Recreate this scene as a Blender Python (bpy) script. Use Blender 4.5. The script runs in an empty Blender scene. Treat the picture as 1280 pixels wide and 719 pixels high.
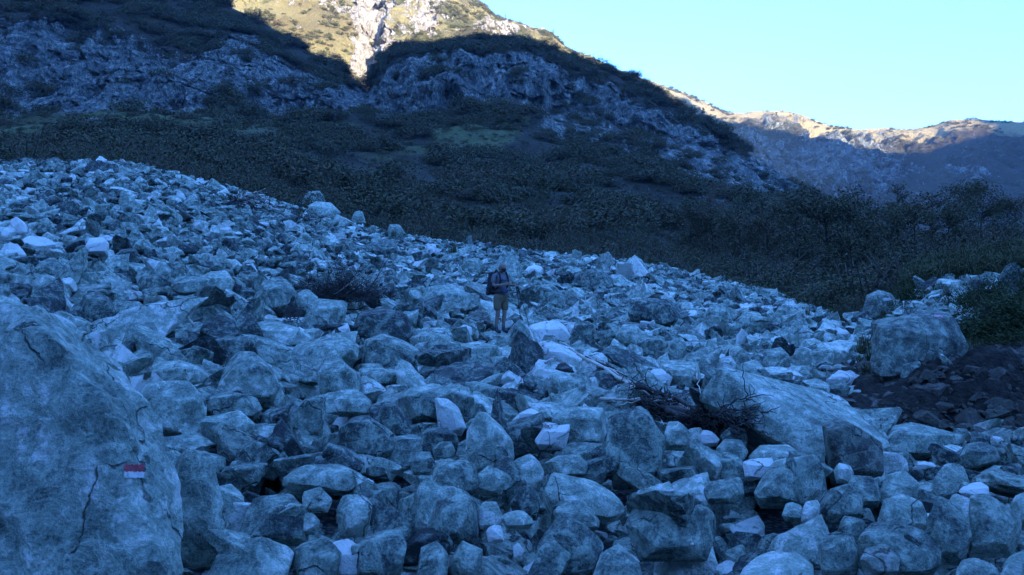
import bpy, bmesh, math, random
import numpy as np
from mathutils import Vector, Matrix, Euler

SC = bpy.context.scene
COL = SC.collection
rng = np.random.default_rng(7)
random.seed(11)

# ------------------------------------------------------------------ camera
EYE = 1.6                    # eye height over the ground underfoot
F = 1005.0                   # focal length in photo pixels (photo 1280 x 719, horizon at row 360)
cam_d = bpy.data.cameras.new('camera')
cam_d.sensor_width = 36.0
cam_d.lens = 36.0 * F / 1280.0
cam_d.clip_start = 0.1
cam_d.clip_end = 12000
cam = bpy.data.objects.new('camera', cam_d)
COL.objects.link(cam)
cam.location = (0, 0, EYE)
cam.rotation_euler = (math.radians(90), 0, 0)
SC.camera = cam

# ------------------------------------------------------------------ sky, sun, exposure
SUN_AZ = math.radians(150)   # clockwise from the view direction: behind the camera, to the right
SUN_EL = math.radians(17)
world = bpy.data.worlds.new('World'); SC.world = world
world.use_nodes = True
wn = world.node_tree; wn.nodes.clear()
sky = wn.nodes.new('ShaderNodeTexSky'); sky.sky_type = 'NISHITA'; sky.sun_disc = False
sky.sun_elevation = SUN_EL; sky.sun_rotation = SUN_AZ
sky.altitude = 1500; sky.air_density = 1.0; sky.dust_density = 0.0; sky.ozone_density = 9.0
bg = wn.nodes.new('ShaderNodeBackground'); bg.inputs['Strength'].default_value = 0.15
wo = wn.nodes.new('ShaderNodeOutputWorld')
wn.links.new(sky.outputs[0], bg.inputs['Color']); wn.links.new(bg.outputs[0], wo.inputs['Surface'])

sun_d = bpy.data.lights.new('sun', 'SUN'); sun_d.energy = 4.0; sun_d.angle = math.radians(0.5)
sun_d.color = (1.0, 0.84, 0.64)
sun = bpy.data.objects.new('sun', sun_d); COL.objects.link(sun)
SD = Vector((math.sin(SUN_AZ) * math.cos(SUN_EL), math.cos(SUN_AZ) * math.cos(SUN_EL), math.sin(SUN_EL)))
sun.rotation_euler = SD.to_track_quat('Z', 'Y').to_euler()
sun.location = (0, 0, 300)

SC.view_settings.view_transform = 'Standard'
SC.view_settings.look = 'None'
SC.view_settings.exposure = 3.05
SC.view_settings.gamma = 1.0
SC.view_settings.use_curve_mapping = False
HAZE = 0.00011

# ------------------------------------------------------------------ helpers
_p = np.random.default_rng(3).permutation(256)
PERM = np.concatenate([_p, _p, _p])
_g = np.random.default_rng(4).normal(size=(256, 3)); GR = _g / np.linalg.norm(_g, axis=1)[:, None]

def perlin(P):
    P = np.asarray(P, float)
    i = np.floor(P).astype(int); f = P - i; i &= 255
    w = f * f * f * (f * (f * 6 - 15) + 10)
    out = 0
    for dx in (0, 1):
        for dy in (0, 1):
            for dz in (0, 1):
                h = PERM[PERM[PERM[i[..., 0] + dx] + i[..., 1] + dy] + i[..., 2] + dz]
                g = GR[h]
                d = g[..., 0] * (f[..., 0] - dx) + g[..., 1] * (f[..., 1] - dy) + g[..., 2] * (f[..., 2] - dz)
                wt = (w[..., 0] if dx else 1 - w[..., 0]) * (w[..., 1] if dy else 1 - w[..., 1]) * (w[..., 2] if dz else 1 - w[..., 2])
                out = out + d * wt
    return out * 1.5

def fbm(P, oct=5, gain=.5, lac=2.03):
    a, s, o = 1.0, np.asarray(P, float), 0
    for k in range(oct):
        o = o + a * perlin(s + 17.3 * k); a *= gain; s = s * lac
    return o

def ridged(P, oct=5, gain=.5, lac=2.1):
    a, s, o = 1.0, np.asarray(P, float), 0
    for k in range(oct):
        o = o + a * (1 - 2 * np.abs(perlin(s + 9.1 * k))); a *= gain; s = s * lac
    return o

def mesh_from(name, V, Fc, mat=None, smooth=True, sharp=0):
    """V (n,3), Fc (m,3) or (m,4) arrays -> mesh, quickly"""
    V = np.asarray(V, np.float32); Fc = np.asarray(Fc, np.int32)
    me = bpy.data.meshes.new(name)
    k = Fc.shape[1]
    me.vertices.add(len(V)); me.vertices.foreach_set('co', V.ravel())
    me.loops.add(Fc.size); me.loops.foreach_set('vertex_index', Fc.ravel())
    me.polygons.add(len(Fc))
    me.polygons.foreach_set('loop_start', np.arange(0, Fc.size, k, dtype=np.int32))
    me.polygons.foreach_set('loop_total', np.full(len(Fc), k, np.int32))
    me.polygons.foreach_set('use_smooth', np.full(len(Fc), smooth, bool))
    if mat: me.materials.append(mat)
    me.update(calc_edges=True)
    if sharp: me.set_sharp_from_angle(angle=math.radians(sharp))
    return me

def link(name, me, parent=None, **props):
    o = bpy.data.objects.new(name, me); COL.objects.link(o)
    if parent: o.parent = parent
    for k, v in props.items(): o[k] = v
    return o

def thing(name, loc, label, cat, group=None):
    o = bpy.data.objects.new(name, None); COL.objects.link(o); o.location = loc
    o.empty_display_size = .1
    o['label'] = label; o['category'] = cat
    if group: o['group'] = group
    return o

def fattr(me, name, vals):
    a = me.attributes.new(name, 'FLOAT', 'POINT'); a.data.foreach_set('value', np.asarray(vals, np.float32).ravel())

def grid_faces(nr, nc):
    i = np.arange(nr - 1)[:, None] * nc + np.arange(nc - 1)[None, :]
    i = i.ravel()
    return np.stack([i, i + 1, i + nc + 1, i + nc], 1)

def W(u, v, y):
    """world point on the ray of photo pixel (u, v) at distance y in front of the camera"""
    return np.array([(u - 640) / F * y, y, EYE + (360 - v) / F * y])

# ------------------------------------------------------------------ node helpers
class NT:
    def __init__(s, name):
        s.m = bpy.data.materials.new(name); s.m.use_nodes = True
        s.t = s.m.node_tree; s.t.nodes.clear()
        s.out = s.n('ShaderNodeOutputMaterial')
    def n(s, ty, **kw):
        x = s.t.nodes.new(ty)
        for k, v in kw.items():
            if k.startswith('i_'):
                x.inputs[int(k[2:]) if k[2:].isdigit() else k[2:].replace('_', ' ')].default_value = v
            else: setattr(x, k, v)
        return x
    def l(s, a, b): s.t.links.new(a, b)
    def put(s, sock, v):
        if isinstance(v, (int, float)): sock.default_value = v
        elif isinstance(v, tuple): sock.default_value = v if len(v) == 4 or sock.type == 'VECTOR' else (*v, 1)
        else: s.l(v, sock)
    def math(s, op, a, b=0.0, clamp=False):
        x = s.n('ShaderNodeMath', operation=op, use_clamp=clamp); s.put(x.inputs[0], a); s.put(x.inputs[1], b); return x.outputs[0]
    def vmath(s, op, a, b):
        x = s.n('ShaderNodeVectorMath', operation=op); s.put(x.inputs[0], a)
        s.put(x.inputs[3] if op == 'SCALE' else x.inputs[1], b); return x.outputs[0]
    def noise(s, vec, scale, detail=4, rough=.55, dist=0.0, ty=None):
        x = s.n('ShaderNodeTexNoise'); s.l(vec, x.inputs['Vector'])
        if ty: x.noise_type = ty
        x.inputs['Scale'].default_value = scale; x.inputs['Detail'].default_value = detail
        x.inputs['Roughness'].default_value = rough; x.inputs['Distortion'].default_value = dist
        return x.outputs[0]
    def ramp(s, fac, stops, mode='LINEAR'):
        x = s.n('ShaderNodeValToRGB'); x.color_ramp.interpolation = mode
        e = x.color_ramp.elements
        while len(e) < len(stops): e.new(.5)
        for k, (p, c) in enumerate(stops):
            e[k].position = p; e[k].color = (*c, 1) if len(c) == 3 else c
        s.put(x.inputs[0], fac); return x.outputs[0]
    def mrange(s, v, a, b, c=0.0, d=1.0):
        x = s.n('ShaderNodeMapRange'); s.put(x.inputs[0], v)
        for k, q in enumerate((a, b, c, d)): x.inputs[k + 1].default_value = q
        return x.outputs[0]
    def mix(s, f, a, b, blend='MIX'):
        x = s.n('ShaderNodeMix', data_type='RGBA', blend_type=blend); s.put(x.inputs[0], f); s.put(x.inputs[6], a); s.put(x.inputs[7], b); return x.outputs[2]
    def attr(s, name, ty='GEOMETRY'):
        x = s.n('ShaderNodeAttribute', attribute_name=name, attribute_type=ty); return x.outputs['Fac']
    def bump(s, h, dist, strength=1.0, normal=None):
        x = s.n('ShaderNodeBump'); s.l(h, x.inputs['Height']); x.inputs['Distance'].default_value = dist
        x.inputs['Strength'].default_value = strength
        if normal: s.l(normal, x.inputs['Normal'])
        return x.outputs[0]
    def bsdf(s, col, rough=.8, normal=None, spec=.3, **kw):
        b = s.n('ShaderNodeBsdfPrincipled'); s.put(b.inputs['Base Color'], col); s.put(b.inputs['Roughness'], rough)
        b.inputs['Specular IOR Level'].default_value = spec
        if normal: s.l(normal, b.inputs['Normal'])
        s.l(b.outputs[0], s.out.inputs['Surface']); return b

def simple(name, col, rough=.8, var=.25, scale=8.0, bump=.004):
    t = NT(name); p = t.n('ShaderNodeNewGeometry').outputs['Position']
    n = t.noise(p, scale, 4)
    c = t.mix(t.mrange(n, .3, .7), tuple(x * (1 - var) for x in col), tuple(min(1, x * (1 + var)) for x in col))
    t.bsdf(c, rough, t.bump(n, bump)); return t.m

# ------------------------------------------------------------------ materials
def mat_rock(name, mode='INSTANCER', big=1.0):
    t = NT(name)
    pos = t.n('ShaderNodeNewGeometry').outputs['Position']
    rnd = t.n('ShaderNodeObjectInfo').outputs['Random']
    off = t.n('ShaderNodeCombineXYZ'); t.l(t.math('MULTIPLY', rnd, 37), off.inputs[0]); t.l(t.math('MULTIPLY', rnd, 91), off.inputs[1])
    p = t.vmath('ADD', pos, off.outputs[0])
    tone = t.attr('tone', mode); warm = t.attr('warm', mode)
    n1 = t.noise(p, (1.6 if big == 1 else 2.3) / big, 7, .68, .3 if big == 1 else .8); n2 = t.noise(p, 9 / big, 6, .72, .4); n3 = t.noise(p, 55, 5, .75)
    st = t.n('ShaderNodeMapping'); t.l(p, st.inputs[0]); st.inputs['Rotation'].default_value = (.5, .9, .3); st.inputs['Scale'].default_value = (1.2, 1.2, 3.2)
    n4 = t.noise(st.outputs[0], 2.2 / big, 5, .6, .6)
    def amp(n, k): return t.math('MULTIPLY', t.math('SUBTRACT', n, .5), k)
    v = t.math('ADD', tone, amp(n1, .8 if big == 1 else 1.0)); v = t.math('ADD', v, amp(n2, .85)); v = t.math('ADD', v, amp(n3, 1.0)); v = t.math('ADD', v, t.math('MULTIPLY', t.mrange(n2, .50, .56), .16)); v = t.math('SUBTRACT', v, .03)
    n8 = t.noise(p, 4.2, 9, .82, .2); v = t.math('ADD', v, t.math('MULTIPLY', t.mrange(n8, .515, .545), .10)); v = t.math('SUBTRACT', v, t.math('MULTIPLY', t.mrange(n8, .44, .41), .12)); v = t.math('ADD', v, amp(n4, .25))
    c = t.ramp(v, [(0, (.018, .022, .026)), (.22, (.055, .075, .08)), (.42, (.175, .228, .20)), (.62, (.32, .40, .345)), (.80, (.48, .56, .49)), (.93, (.68, .70, .66)), (1, (.82, .81, .80))])
    c = t.mix(warm, c, t.mix(n2, (.05, .042, .038), (.14, .11, .09)))
    cv = t.n('ShaderNodeTexVoronoi', feature='DISTANCE_TO_EDGE'); wn_ = t.n('ShaderNodeTexNoise'); t.l(p, wn_.inputs['Vector']); wn_.inputs['Scale'].default_value = 3; wn_.inputs['Detail'].default_value = 5
    t.l(t.vmath('ADD', p, t.vmath('SCALE', wn_.outputs['Color'], .5)), cv.inputs['Vector']); cv.inputs['Scale'].default_value = 1.3
    crk = t.math('MULTIPLY', t.mrange(cv.outputs['Distance'], .014, .004), t.mrange(n1, .48, .54))
    c = t.mix(t.math('MULTIPLY', crk, .75), c, (.02, .022, .026))
    lich = t.mrange(t.noise(p, 24, 3, .8), .63, .70)
    c = t.mix(t.math('MULTIPLY', lich, .35), c, (.42, .44, .34))
    vein = t.math('ABSOLUTE', t.math('SUBTRACT', t.noise(st.outputs[0], .35, 2, .5, .25), .5))
    c = t.mix(t.math('MULTIPLY', t.mrange(vein, .003, .0, 0, 1), .22), c, (.62, .62, .58))
    h = t.math('ADD', t.math('MULTIPLY', n2, .6), t.math('MULTIPLY', n3, .25))
    h = t.math('ADD', h, t.math('MULTIPLY', n4, .2))
    h = t.math('SUBTRACT', t.math('ADD', h, t.math('MULTIPLY', n8, .5)), t.math('MULTIPLY', crk, .5))
    t.bsdf(c, t.mrange(n3, .3, .7, .6, .9), t.bump(h, .10, .95), .3)
    return t.m
ROCK = mat_rock('grey_rock')
ROCK_BIG = mat_rock('large_boulder_rock', 'OBJECT', 1.3)

def mat_ground():
    t = NT('gravel_soil'); p = t.n('ShaderNodeNewGeometry').outputs['Position']
    n1 = t.noise(p, .5, 5, .6); n2 = t.noise(p, 7, 6, .7)
    vo = t.n('ShaderNodeTexVoronoi'); t.l(p, vo.inputs['Vector']); vo.inputs['Scale'].default_value = 16
    n3 = t.noise(p, 45, 5, .7)
    g = t.mix(n2, (.03, .035, .04), (.18, .20, .19))
    g = t.mix(t.mrange(vo.outputs['Distance'], .25, .6), g, (.02, .027, .036))
    soil = t.mix(t.mrange(n2, .35, .65), (.008, .007, .007), (.04, .032, .028))
    grass = t.mix(n3, (.02, .03, .012), (.07, .085, .03))
    c = t.mix(t.attr('soil'), g, soil); c = t.mix(t.math('MULTIPLY', t.attr('green'), t.mrange(n1, .3, .5)), c, grass)
    h = t.math('SUBTRACT', t.math('ADD', n2, t.math('MULTIPLY', n3, .4)), vo.outputs['Distance'])
    t.bsdf(c, .9, t.bump(h, .06, .9), .2); return t.m
GROUND = mat_ground()

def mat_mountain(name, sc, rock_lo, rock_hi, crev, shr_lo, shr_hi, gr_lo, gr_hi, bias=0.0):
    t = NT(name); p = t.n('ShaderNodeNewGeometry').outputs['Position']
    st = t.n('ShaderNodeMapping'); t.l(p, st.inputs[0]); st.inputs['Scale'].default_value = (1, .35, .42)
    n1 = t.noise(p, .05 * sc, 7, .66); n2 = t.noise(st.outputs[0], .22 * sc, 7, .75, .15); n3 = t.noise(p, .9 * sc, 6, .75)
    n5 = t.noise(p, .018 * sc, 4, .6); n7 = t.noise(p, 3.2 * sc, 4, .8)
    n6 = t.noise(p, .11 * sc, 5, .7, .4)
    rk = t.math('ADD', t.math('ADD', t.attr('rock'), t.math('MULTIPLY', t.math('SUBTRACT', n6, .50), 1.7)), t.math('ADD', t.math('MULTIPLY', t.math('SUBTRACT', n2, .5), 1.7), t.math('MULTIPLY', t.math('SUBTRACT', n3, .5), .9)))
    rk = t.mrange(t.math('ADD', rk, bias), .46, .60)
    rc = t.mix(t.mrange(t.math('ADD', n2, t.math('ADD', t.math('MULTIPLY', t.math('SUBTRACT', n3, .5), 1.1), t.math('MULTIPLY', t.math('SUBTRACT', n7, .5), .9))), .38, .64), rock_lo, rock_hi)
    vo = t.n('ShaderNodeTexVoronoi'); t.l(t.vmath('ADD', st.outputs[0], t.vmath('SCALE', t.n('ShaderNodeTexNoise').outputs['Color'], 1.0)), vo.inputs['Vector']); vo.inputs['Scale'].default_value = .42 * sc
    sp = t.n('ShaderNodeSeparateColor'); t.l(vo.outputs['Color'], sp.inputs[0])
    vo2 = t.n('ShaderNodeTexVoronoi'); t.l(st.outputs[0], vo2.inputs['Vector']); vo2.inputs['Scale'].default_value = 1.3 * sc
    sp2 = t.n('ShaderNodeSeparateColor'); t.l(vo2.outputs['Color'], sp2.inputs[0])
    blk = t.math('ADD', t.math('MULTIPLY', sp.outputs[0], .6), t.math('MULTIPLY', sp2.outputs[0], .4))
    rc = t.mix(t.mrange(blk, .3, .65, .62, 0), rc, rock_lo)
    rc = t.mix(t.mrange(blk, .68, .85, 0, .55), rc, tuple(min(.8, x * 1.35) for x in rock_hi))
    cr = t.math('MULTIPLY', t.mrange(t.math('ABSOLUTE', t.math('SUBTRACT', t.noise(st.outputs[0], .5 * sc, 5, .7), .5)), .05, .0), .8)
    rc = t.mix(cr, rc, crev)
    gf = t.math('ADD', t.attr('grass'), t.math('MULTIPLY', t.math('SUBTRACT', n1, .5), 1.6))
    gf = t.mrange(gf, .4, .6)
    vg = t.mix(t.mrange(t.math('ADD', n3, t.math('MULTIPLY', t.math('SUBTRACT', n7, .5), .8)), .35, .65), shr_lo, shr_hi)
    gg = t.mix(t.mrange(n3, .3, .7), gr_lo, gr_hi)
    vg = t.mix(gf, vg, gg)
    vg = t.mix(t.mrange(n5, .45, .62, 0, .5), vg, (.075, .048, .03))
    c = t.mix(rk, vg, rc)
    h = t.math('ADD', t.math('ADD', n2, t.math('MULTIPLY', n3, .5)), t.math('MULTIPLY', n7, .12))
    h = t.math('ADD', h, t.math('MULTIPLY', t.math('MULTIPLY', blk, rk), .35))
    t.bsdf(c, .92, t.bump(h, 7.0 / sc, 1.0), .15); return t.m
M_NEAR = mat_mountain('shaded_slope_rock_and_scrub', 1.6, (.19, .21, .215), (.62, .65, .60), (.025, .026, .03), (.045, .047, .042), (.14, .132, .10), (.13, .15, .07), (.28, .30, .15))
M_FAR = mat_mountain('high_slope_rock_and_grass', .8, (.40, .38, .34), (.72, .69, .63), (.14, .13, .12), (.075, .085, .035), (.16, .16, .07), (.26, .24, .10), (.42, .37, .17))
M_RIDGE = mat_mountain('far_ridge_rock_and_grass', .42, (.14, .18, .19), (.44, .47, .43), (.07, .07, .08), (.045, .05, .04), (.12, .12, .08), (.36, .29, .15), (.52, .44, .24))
# ================================================================== terrain of the boulder field
YN = np.array([4.5, 7, 10, 11.5, 12.6, 14, 20, 28, 36, 48, 60, 80])
UC = np.array([-500, 0, 160, 320, 480, 640, 800, 960, 1040, 1090, 1150, 1280, 1800.])
ZT = np.array([
 [-1.6,-1.3,-.5,0,.3,.7,2.4,4.6,6.4,8.6,8.2,6],
 [-1.6,-1.5,-.9,-.55,-.3,0,1.6,3.6,5.4,7.4,6.5,4],
 [-1.6,-1.55,-1.15,-.9,-.75,-.5,.8,2.9,5.1,7.65,6.8,4],
 [-1.6,-1.6,-1.3,-1.15,-1.0,-.8,.25,1.8,3.4,5.5,5,2],
 [-1.6,-1.6,-1.45,-1.35,-1.25,-1.1,-.5,.5,1.6,3.25,2.8,1],
 [-1.6,-1.6,-1.55,-1.5,-1.42,-1.3,-1.03,-.25,.7,2.3,2,0],
 [-1.6,-1.6,-1.55,-1.5,-1.45,-1.4,-1.2,-.65,.1,1.45,.8,-1],
 [-1.6,-1.6,-1.6,-1.58,-1.52,-1.45,-1.35,-.95,-.55,-.3,-1.5,-2],
 [-1.6,-1.65,-1.7,-1.7,-1.64,-1.6,-1.5,-1.4,-1.4,-2.2,-2.4,-2.5],
 [-1.6,-1.7,-1.9,-2.1,-1.75,-1.6,-1.4,-1.25,-1.3,-2,-2,-2],
 [-1.6,-1.7,-1.95,-2.2,-1.35,-1.3,-.95,-.2,.8,1.0,0,-1],
 [-1.6,-1.65,-1.9,-2.15,-1.15,-1.1,-.7,.3,1.5,2,1.5,0],
 [-1.6,-1.65,-1.8,-2,-1.1,-1,-.4,1,2.2,2.5,2,0]])
TT = np.linspace(-1.3, 1.3, 261); YY = np.exp(np.linspace(math.log(4.5), math.log(80), 220))
_a = np.array([np.interp(np.log(YY), np.log(YN), r) for r in ZT])
TC = (UC - 640) / F
TAB = np.array([np.interp(TT, TC, _a[:, j]) for j in range(len(YY))]).T
def _sm(A, n, ax):
    k = np.hanning(n + 2)[1:-1]; k /= k.sum()
    pad = [(0, 0), (0, 0)]; pad[ax] = (n // 2, n // 2)
    return np.apply_along_axis(lambda m: np.convolve(m, k, 'valid'), ax, np.pad(A, pad, 'edge'))
TAB = _sm(_sm(TAB, 7, 0), 5, 1)
def terr(x, y):
    x = np.asarray(x, float); y = np.asarray(y, float)
    yc = np.clip(y, 4.5, 80)
    t = np.clip(x / yc, -1.29, 1.29)
    a = (t + 1.3) / 2.6 * 260; b = (np.log(yc) - math.log(4.5)) / (math.log(80) - math.log(4.5)) * 219
    a = np.clip(a, 0, 259.999); b = np.clip(b, 0, 218.999)
    i = a.astype(int); j = b.astype(int); fa = a - i; fb = b - j
    z = (TAB[i, j] * (1 - fa) * (1 - fb) + TAB[i + 1, j] * fa * (1 - fb) + TAB[i, j + 1] * (1 - fa) * fb + TAB[i + 1, j + 1] * fa * fb)
    P = np.stack([x * .35, y * .35, np.zeros_like(x) + 2.2], -1)
    return z + EYE + .12 * perlin(P) + .05 * perlin(P * 3.3)

# crest distance per column: stones lie on this side of it
YC = lambda t: np.interp(t, (np.array([-500, 0, 160, 320, 480, 640, 800, 960, 1010, 1060, 1110, 1160, 1280, 1800]) - 640) / F,
                         [51, 51, 51, 50, 50, 51, 50, 47, 40, 33, 29, 30, 30, 30])

def hit(u, v):
    """first point of the terrain on the ray of pixel (u, v)"""
    t = (u - 640) / F; s = (360 - v) / F
    ys = np.exp(np.linspace(math.log(2.2), math.log(60), 900))
    g = terr(t * ys, ys); r = EYE + s * ys
    k = np.argmax(r <= g) if (r <= g).any() else -1
    y = ys[k]
    return t * y, y

def pit(x, y):
    """how far the bed under the loose blocks lies below the line of the big ones"""
    t = x / np.maximum(y, 2.5)
    return .42 * np.clip((YC(t) - y) / 5, 0, 1) * (1 - np.clip((t - .40) / .03, 0, 1) * np.clip((y - 10.5) / 1, 0, 1)) * np.where(y > 14, .8, 1)
# ground sheet
def axis(a, b, fine, mid, far):
    out = [a]
    while out[-1] < b:
        x = abs(out[-1]); st = fine if x < 14 else (mid if x < 40 else far)
        out.append(out[-1] + st)
    return np.array(out)
gx = axis(-110, 110, .16, .35, 2.0); gy = np.concatenate([np.arange(-60, 0, 3), axis(0, 80, .16, .3, .6)])
X, Y = np.meshgrid(gx, gy)
Z = terr(X, Y)
tt = X / np.maximum(Y, 3)
edge = np.clip((np.abs(X) - 45) / 60, 0, 1)
Z = Z + edge * 2.0
jit = fbm(np.stack([X * 1.3, Y * 1.3, X * 0], -1), 4)
inditch = np.exp(-((Y - 12.6 - .6 * jit) / 1.2) ** 2) * (tt > .38)
cr_ = ridged(np.stack([X * .9, Y * .9, Z * 2.5], -1), 5)
Z = Z + .10 * jit + inditch * (.22 * (cr_ - .6) + .12 * jit) - pit(X, Y)
soil = np.clip(((tt > .39) & (Y > 11) & (Y < 16.5)).astype(float) + ((tt > .42) & (Y > 27)) * 1.0 , 0, 1) * np.clip(1 - .0 * Y, 0, 1)
soil = np.where((tt > .36) & (Y > 9.5) & (Y < 16), 1, soil)
green = np.clip((Y - YC(tt) + .5) / 2, 0, 1) + ((tt > .45) & (Y > 16)) * .45
me = mesh_from('ground', np.stack([X.ravel(), Y.ravel(), Z.ravel()], 1), grid_faces(len(gy), len(gx)), GROUND)
fattr(me, 'soil', soil); fattr(me, 'green', np.clip(green, 0, 1))
link('ground', me, kind='structure').location.z = 0

# ================================================================== mountains
def key_surface(cols, U, S, seg):
    """cols: [(u, [(y, v), ...])]; returns X, Y, Z, s on a grid. seg = samples per span"""
    us = np.array([c[0] for c in cols], float)
    K = np.array([c[1] for c in cols], float)          # columns, keys, 2
    yk = np.stack([np.interp(U, us, K[:, k, 0]) for k in range(K.shape[1])], 1)
    zk = np.stack([np.interp(U, us, (360 - K[:, k, 1]) / F * K[:, k, 0]) for k in range(K.shape[1])], 1)
    yk = _sm(yk, 9, 0); zk = _sm(zk, 5, 0)
    rows = []
    for k in range(K.shape[1] - 1):
        n = seg[k]
        for f in np.arange(n) / n: rows.append((k, f))
    rows.append((K.shape[1] - 2, 1.0))
    Yg = np.array([yk[:, k] * (1 - f) + yk[:, k + 1] * f for k, f in rows])
    Zg = np.array([zk[:, k] * (1 - f) + zk[:, k + 1] * f for k, f in rows])
    s = np.array([k + f for k, f in rows])
    Yg2 = _sm(Yg, 5, 0); Zg2 = _sm(Zg, 5, 0)
    Xg = (U - 640)[None, :] / F * Yg2
    return Xg, Yg2, Zg2 + EYE, s

def box(U, V, u0, v0, u1, v1, soft=14):
    """soft-edged patch in the survey sheet of the slopes (columns U, rows V)"""
    cx, cy, hx, hy = (u0 + u1) / 2, (v0 + v1) / 2, (u1 - u0) / 2, (v1 - v0) / 2
    d = np.sqrt(((U - cx) / hx) ** 2 + ((V - cy) / hy) ** 2)
    return np.clip(1.5 - d, 0, 1)

def blocks(X, Z, Y, size, seed):
    w = fbm(np.stack([X / size * .7, Z / size * .7, Y / size * .7 + seed], -1), 3) * .6
    a = np.floor(X / size + w).astype(int) & 255; b = np.floor(Z / (size * .8) + w * .8).astype(int) & 255
    h = PERM[PERM[a] + b]; return (h / 255.0 - .5)
near_cols = [
 (-600, [(52,212),(58,208),(90,196),(135,172),(190,137),(250,0),(320,-140),(420,-120),(520,0)]),
 (0,   [(52,225),(58,214),(90,200),(135,170),(190,137),(250,0),(320,-140),(420,-120),(520,0)]),
 (160, [(52,225),(58,217),(90,205),(135,170),(192,137),(240,40),(310,-75),(400,-60),(500,40)]),
 (270, [(50,260),(56,247),(90,225),(135,180),(198,141),(240,80),(300,0),(380,20),(460,90)]),
 (330, [(50,275),(56,262),(90,235),(135,185),(203,144),(240,95),(295,27),(360,50),(440,110)]),
 (370, [(50,285),(56,272),(90,242),(135,192),(206,146),(240,110),(290,57),(350,80),(430,130)]),
 (430, [(50,310),(58,297),(90,260),(135,200),(212,143),(240,115),(285,86),(340,105),(420,140)]),
 (460, [(50,318),(58,306),(90,268),(135,205),(218,142),(245,130),(290,114),(340,112),(420,130)]),
 (478, [(50,320),(58,309),(90,270),(135,207),(220,140),(240,108),(275,75),(340,100),(420,140)]),
 (500, [(50,325),(58,313),(90,275),(135,212),(225,145),(243,92),(275,60),(340,90),(420,140)]),
 (590, [(50,335),(60,322),(90,290),(135,225),(230,132),(248,82),(280,50),(340,90),(420,140)]),
 (650, [(52,340),(62,327),(90,297),(135,235),(235,133),(253,84),(285,52),(340,90),(420,140)]),
 (700, [(50,345),(60,332),(90,302),(135,240),(242,143),(262,96),(290,66),(340,100),(420,140)]),
 (790, [(50,355),(58,346),(90,312),(135,252),(252,160),(270,128),(295,97),(340,120),(420,160)]),
 (850, [(50,365),(56,356),(90,322),(135,265),(260,180),(275,160),(292,135),(330,150),(420,180)]),
 (880, [(48,372),(54,362),(90,326),(135,272),(262,192),(275,172),(290,150),(330,165),(420,200)]),
 (912, [(47,380),(53,370),(90,331),(135,279),(263,208),(275,192),(288,173),(330,188),(420,220)]),
 (950, [(46,388),(52,377),(90,335),(135,285),(265,228),(275,215),(285,200),(330,215),(420,240)]),
 (990,[(44,396),(50,387),(90,340),(135,295),(264,246),(272,238),(281,228),(330,240),(420,262)]),
 (1030,[(42,405),(48,397),(90,345),(135,305),(262,262),(268,256),(275,250),(330,265),(420,290)]),
 (1100,[(38,405),(42,398),(90,350),(135,320),(250,295),(262,293),(270,292),(330,300),(420,310)]),
 (1180,[(32,350),(36,335),(60,340),(135,325),(250,310),(260,308),(270,305),(330,310),(420,320)]),
 (1280,[(32,335),(36,319),(60,330),(135,330),(250,318),(260,315),(270,313),(330,315),(420,320)]),
 (1900,[(32,320),(36,300),(60,300),(135,300),(250,280),(260,270),(270,260),(330,240),(420,240)])]
U1 = np.linspace(-400, 1640, 1040)
SEG1 = [3, 26, 26, 46, 130, 90, 16, 8]
X1, Y1, Z1, s1 = key_surface(near_cols, U1, None, SEG1)
V1 = 360 - (Z1 - EYE) / Y1 * F
UG = np.broadcast_to(U1[None, :], X1.shape); SG = np.broadcast_to(s1[:, None], X1.shape)
P = np.stack([X1, Y1, Z1], -1)
PS = np.stack([X1, Y1 * .12, Z1 * .38], -1)
lown = fbm(P / 38, 4); mid = fbm(P / 9, 5); clif = ridged(PS / 14 + 5, 5, .55)
# bare rock: cliff bands
rock = np.clip(1.5 - np.abs(SG - 4.55) * 1.6, 0, 1) * .55
for b, w in [((0, 40, 190, 135), .6), ((60, 90, 260, 140), .35), ((130, 70, 270, 140), .2), ((260, 35, 375, 90), .4), ((320, 90, 380, 130), .35), ((380, 105, 470, 140), .5),
             ((465, 85, 545, 160), .75), ((530, 55, 700, 135), .42), ((640, 60, 720, 150), .3), ((690, 100, 830, 165), .28), ((100, 130, 145, 142), .9), ((95, 156, 132, 168), .9),
             ((675, 138, 725, 170), 1.0), ((700, 160, 800, 225), .5), ((790, 150, 880, 235), .5), ((840, 180, 980, 262), .55), ((660, 195, 690, 210), .6),
             ((500, 165, 620, 200), .0), ((-200, 20, 30, 140), .4), ((265, 88, 470, 142), .3), ((-20, 60, 120, 140), .3), ((540, 60, 720, 140), .2), ((880, 190, 1040, 265), .3)]:
    rock = rock + w * box(UG, V1, *b)
rock = np.where(SG < 2.2, rock * .2, rock) * (SG > 1.4)
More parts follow.
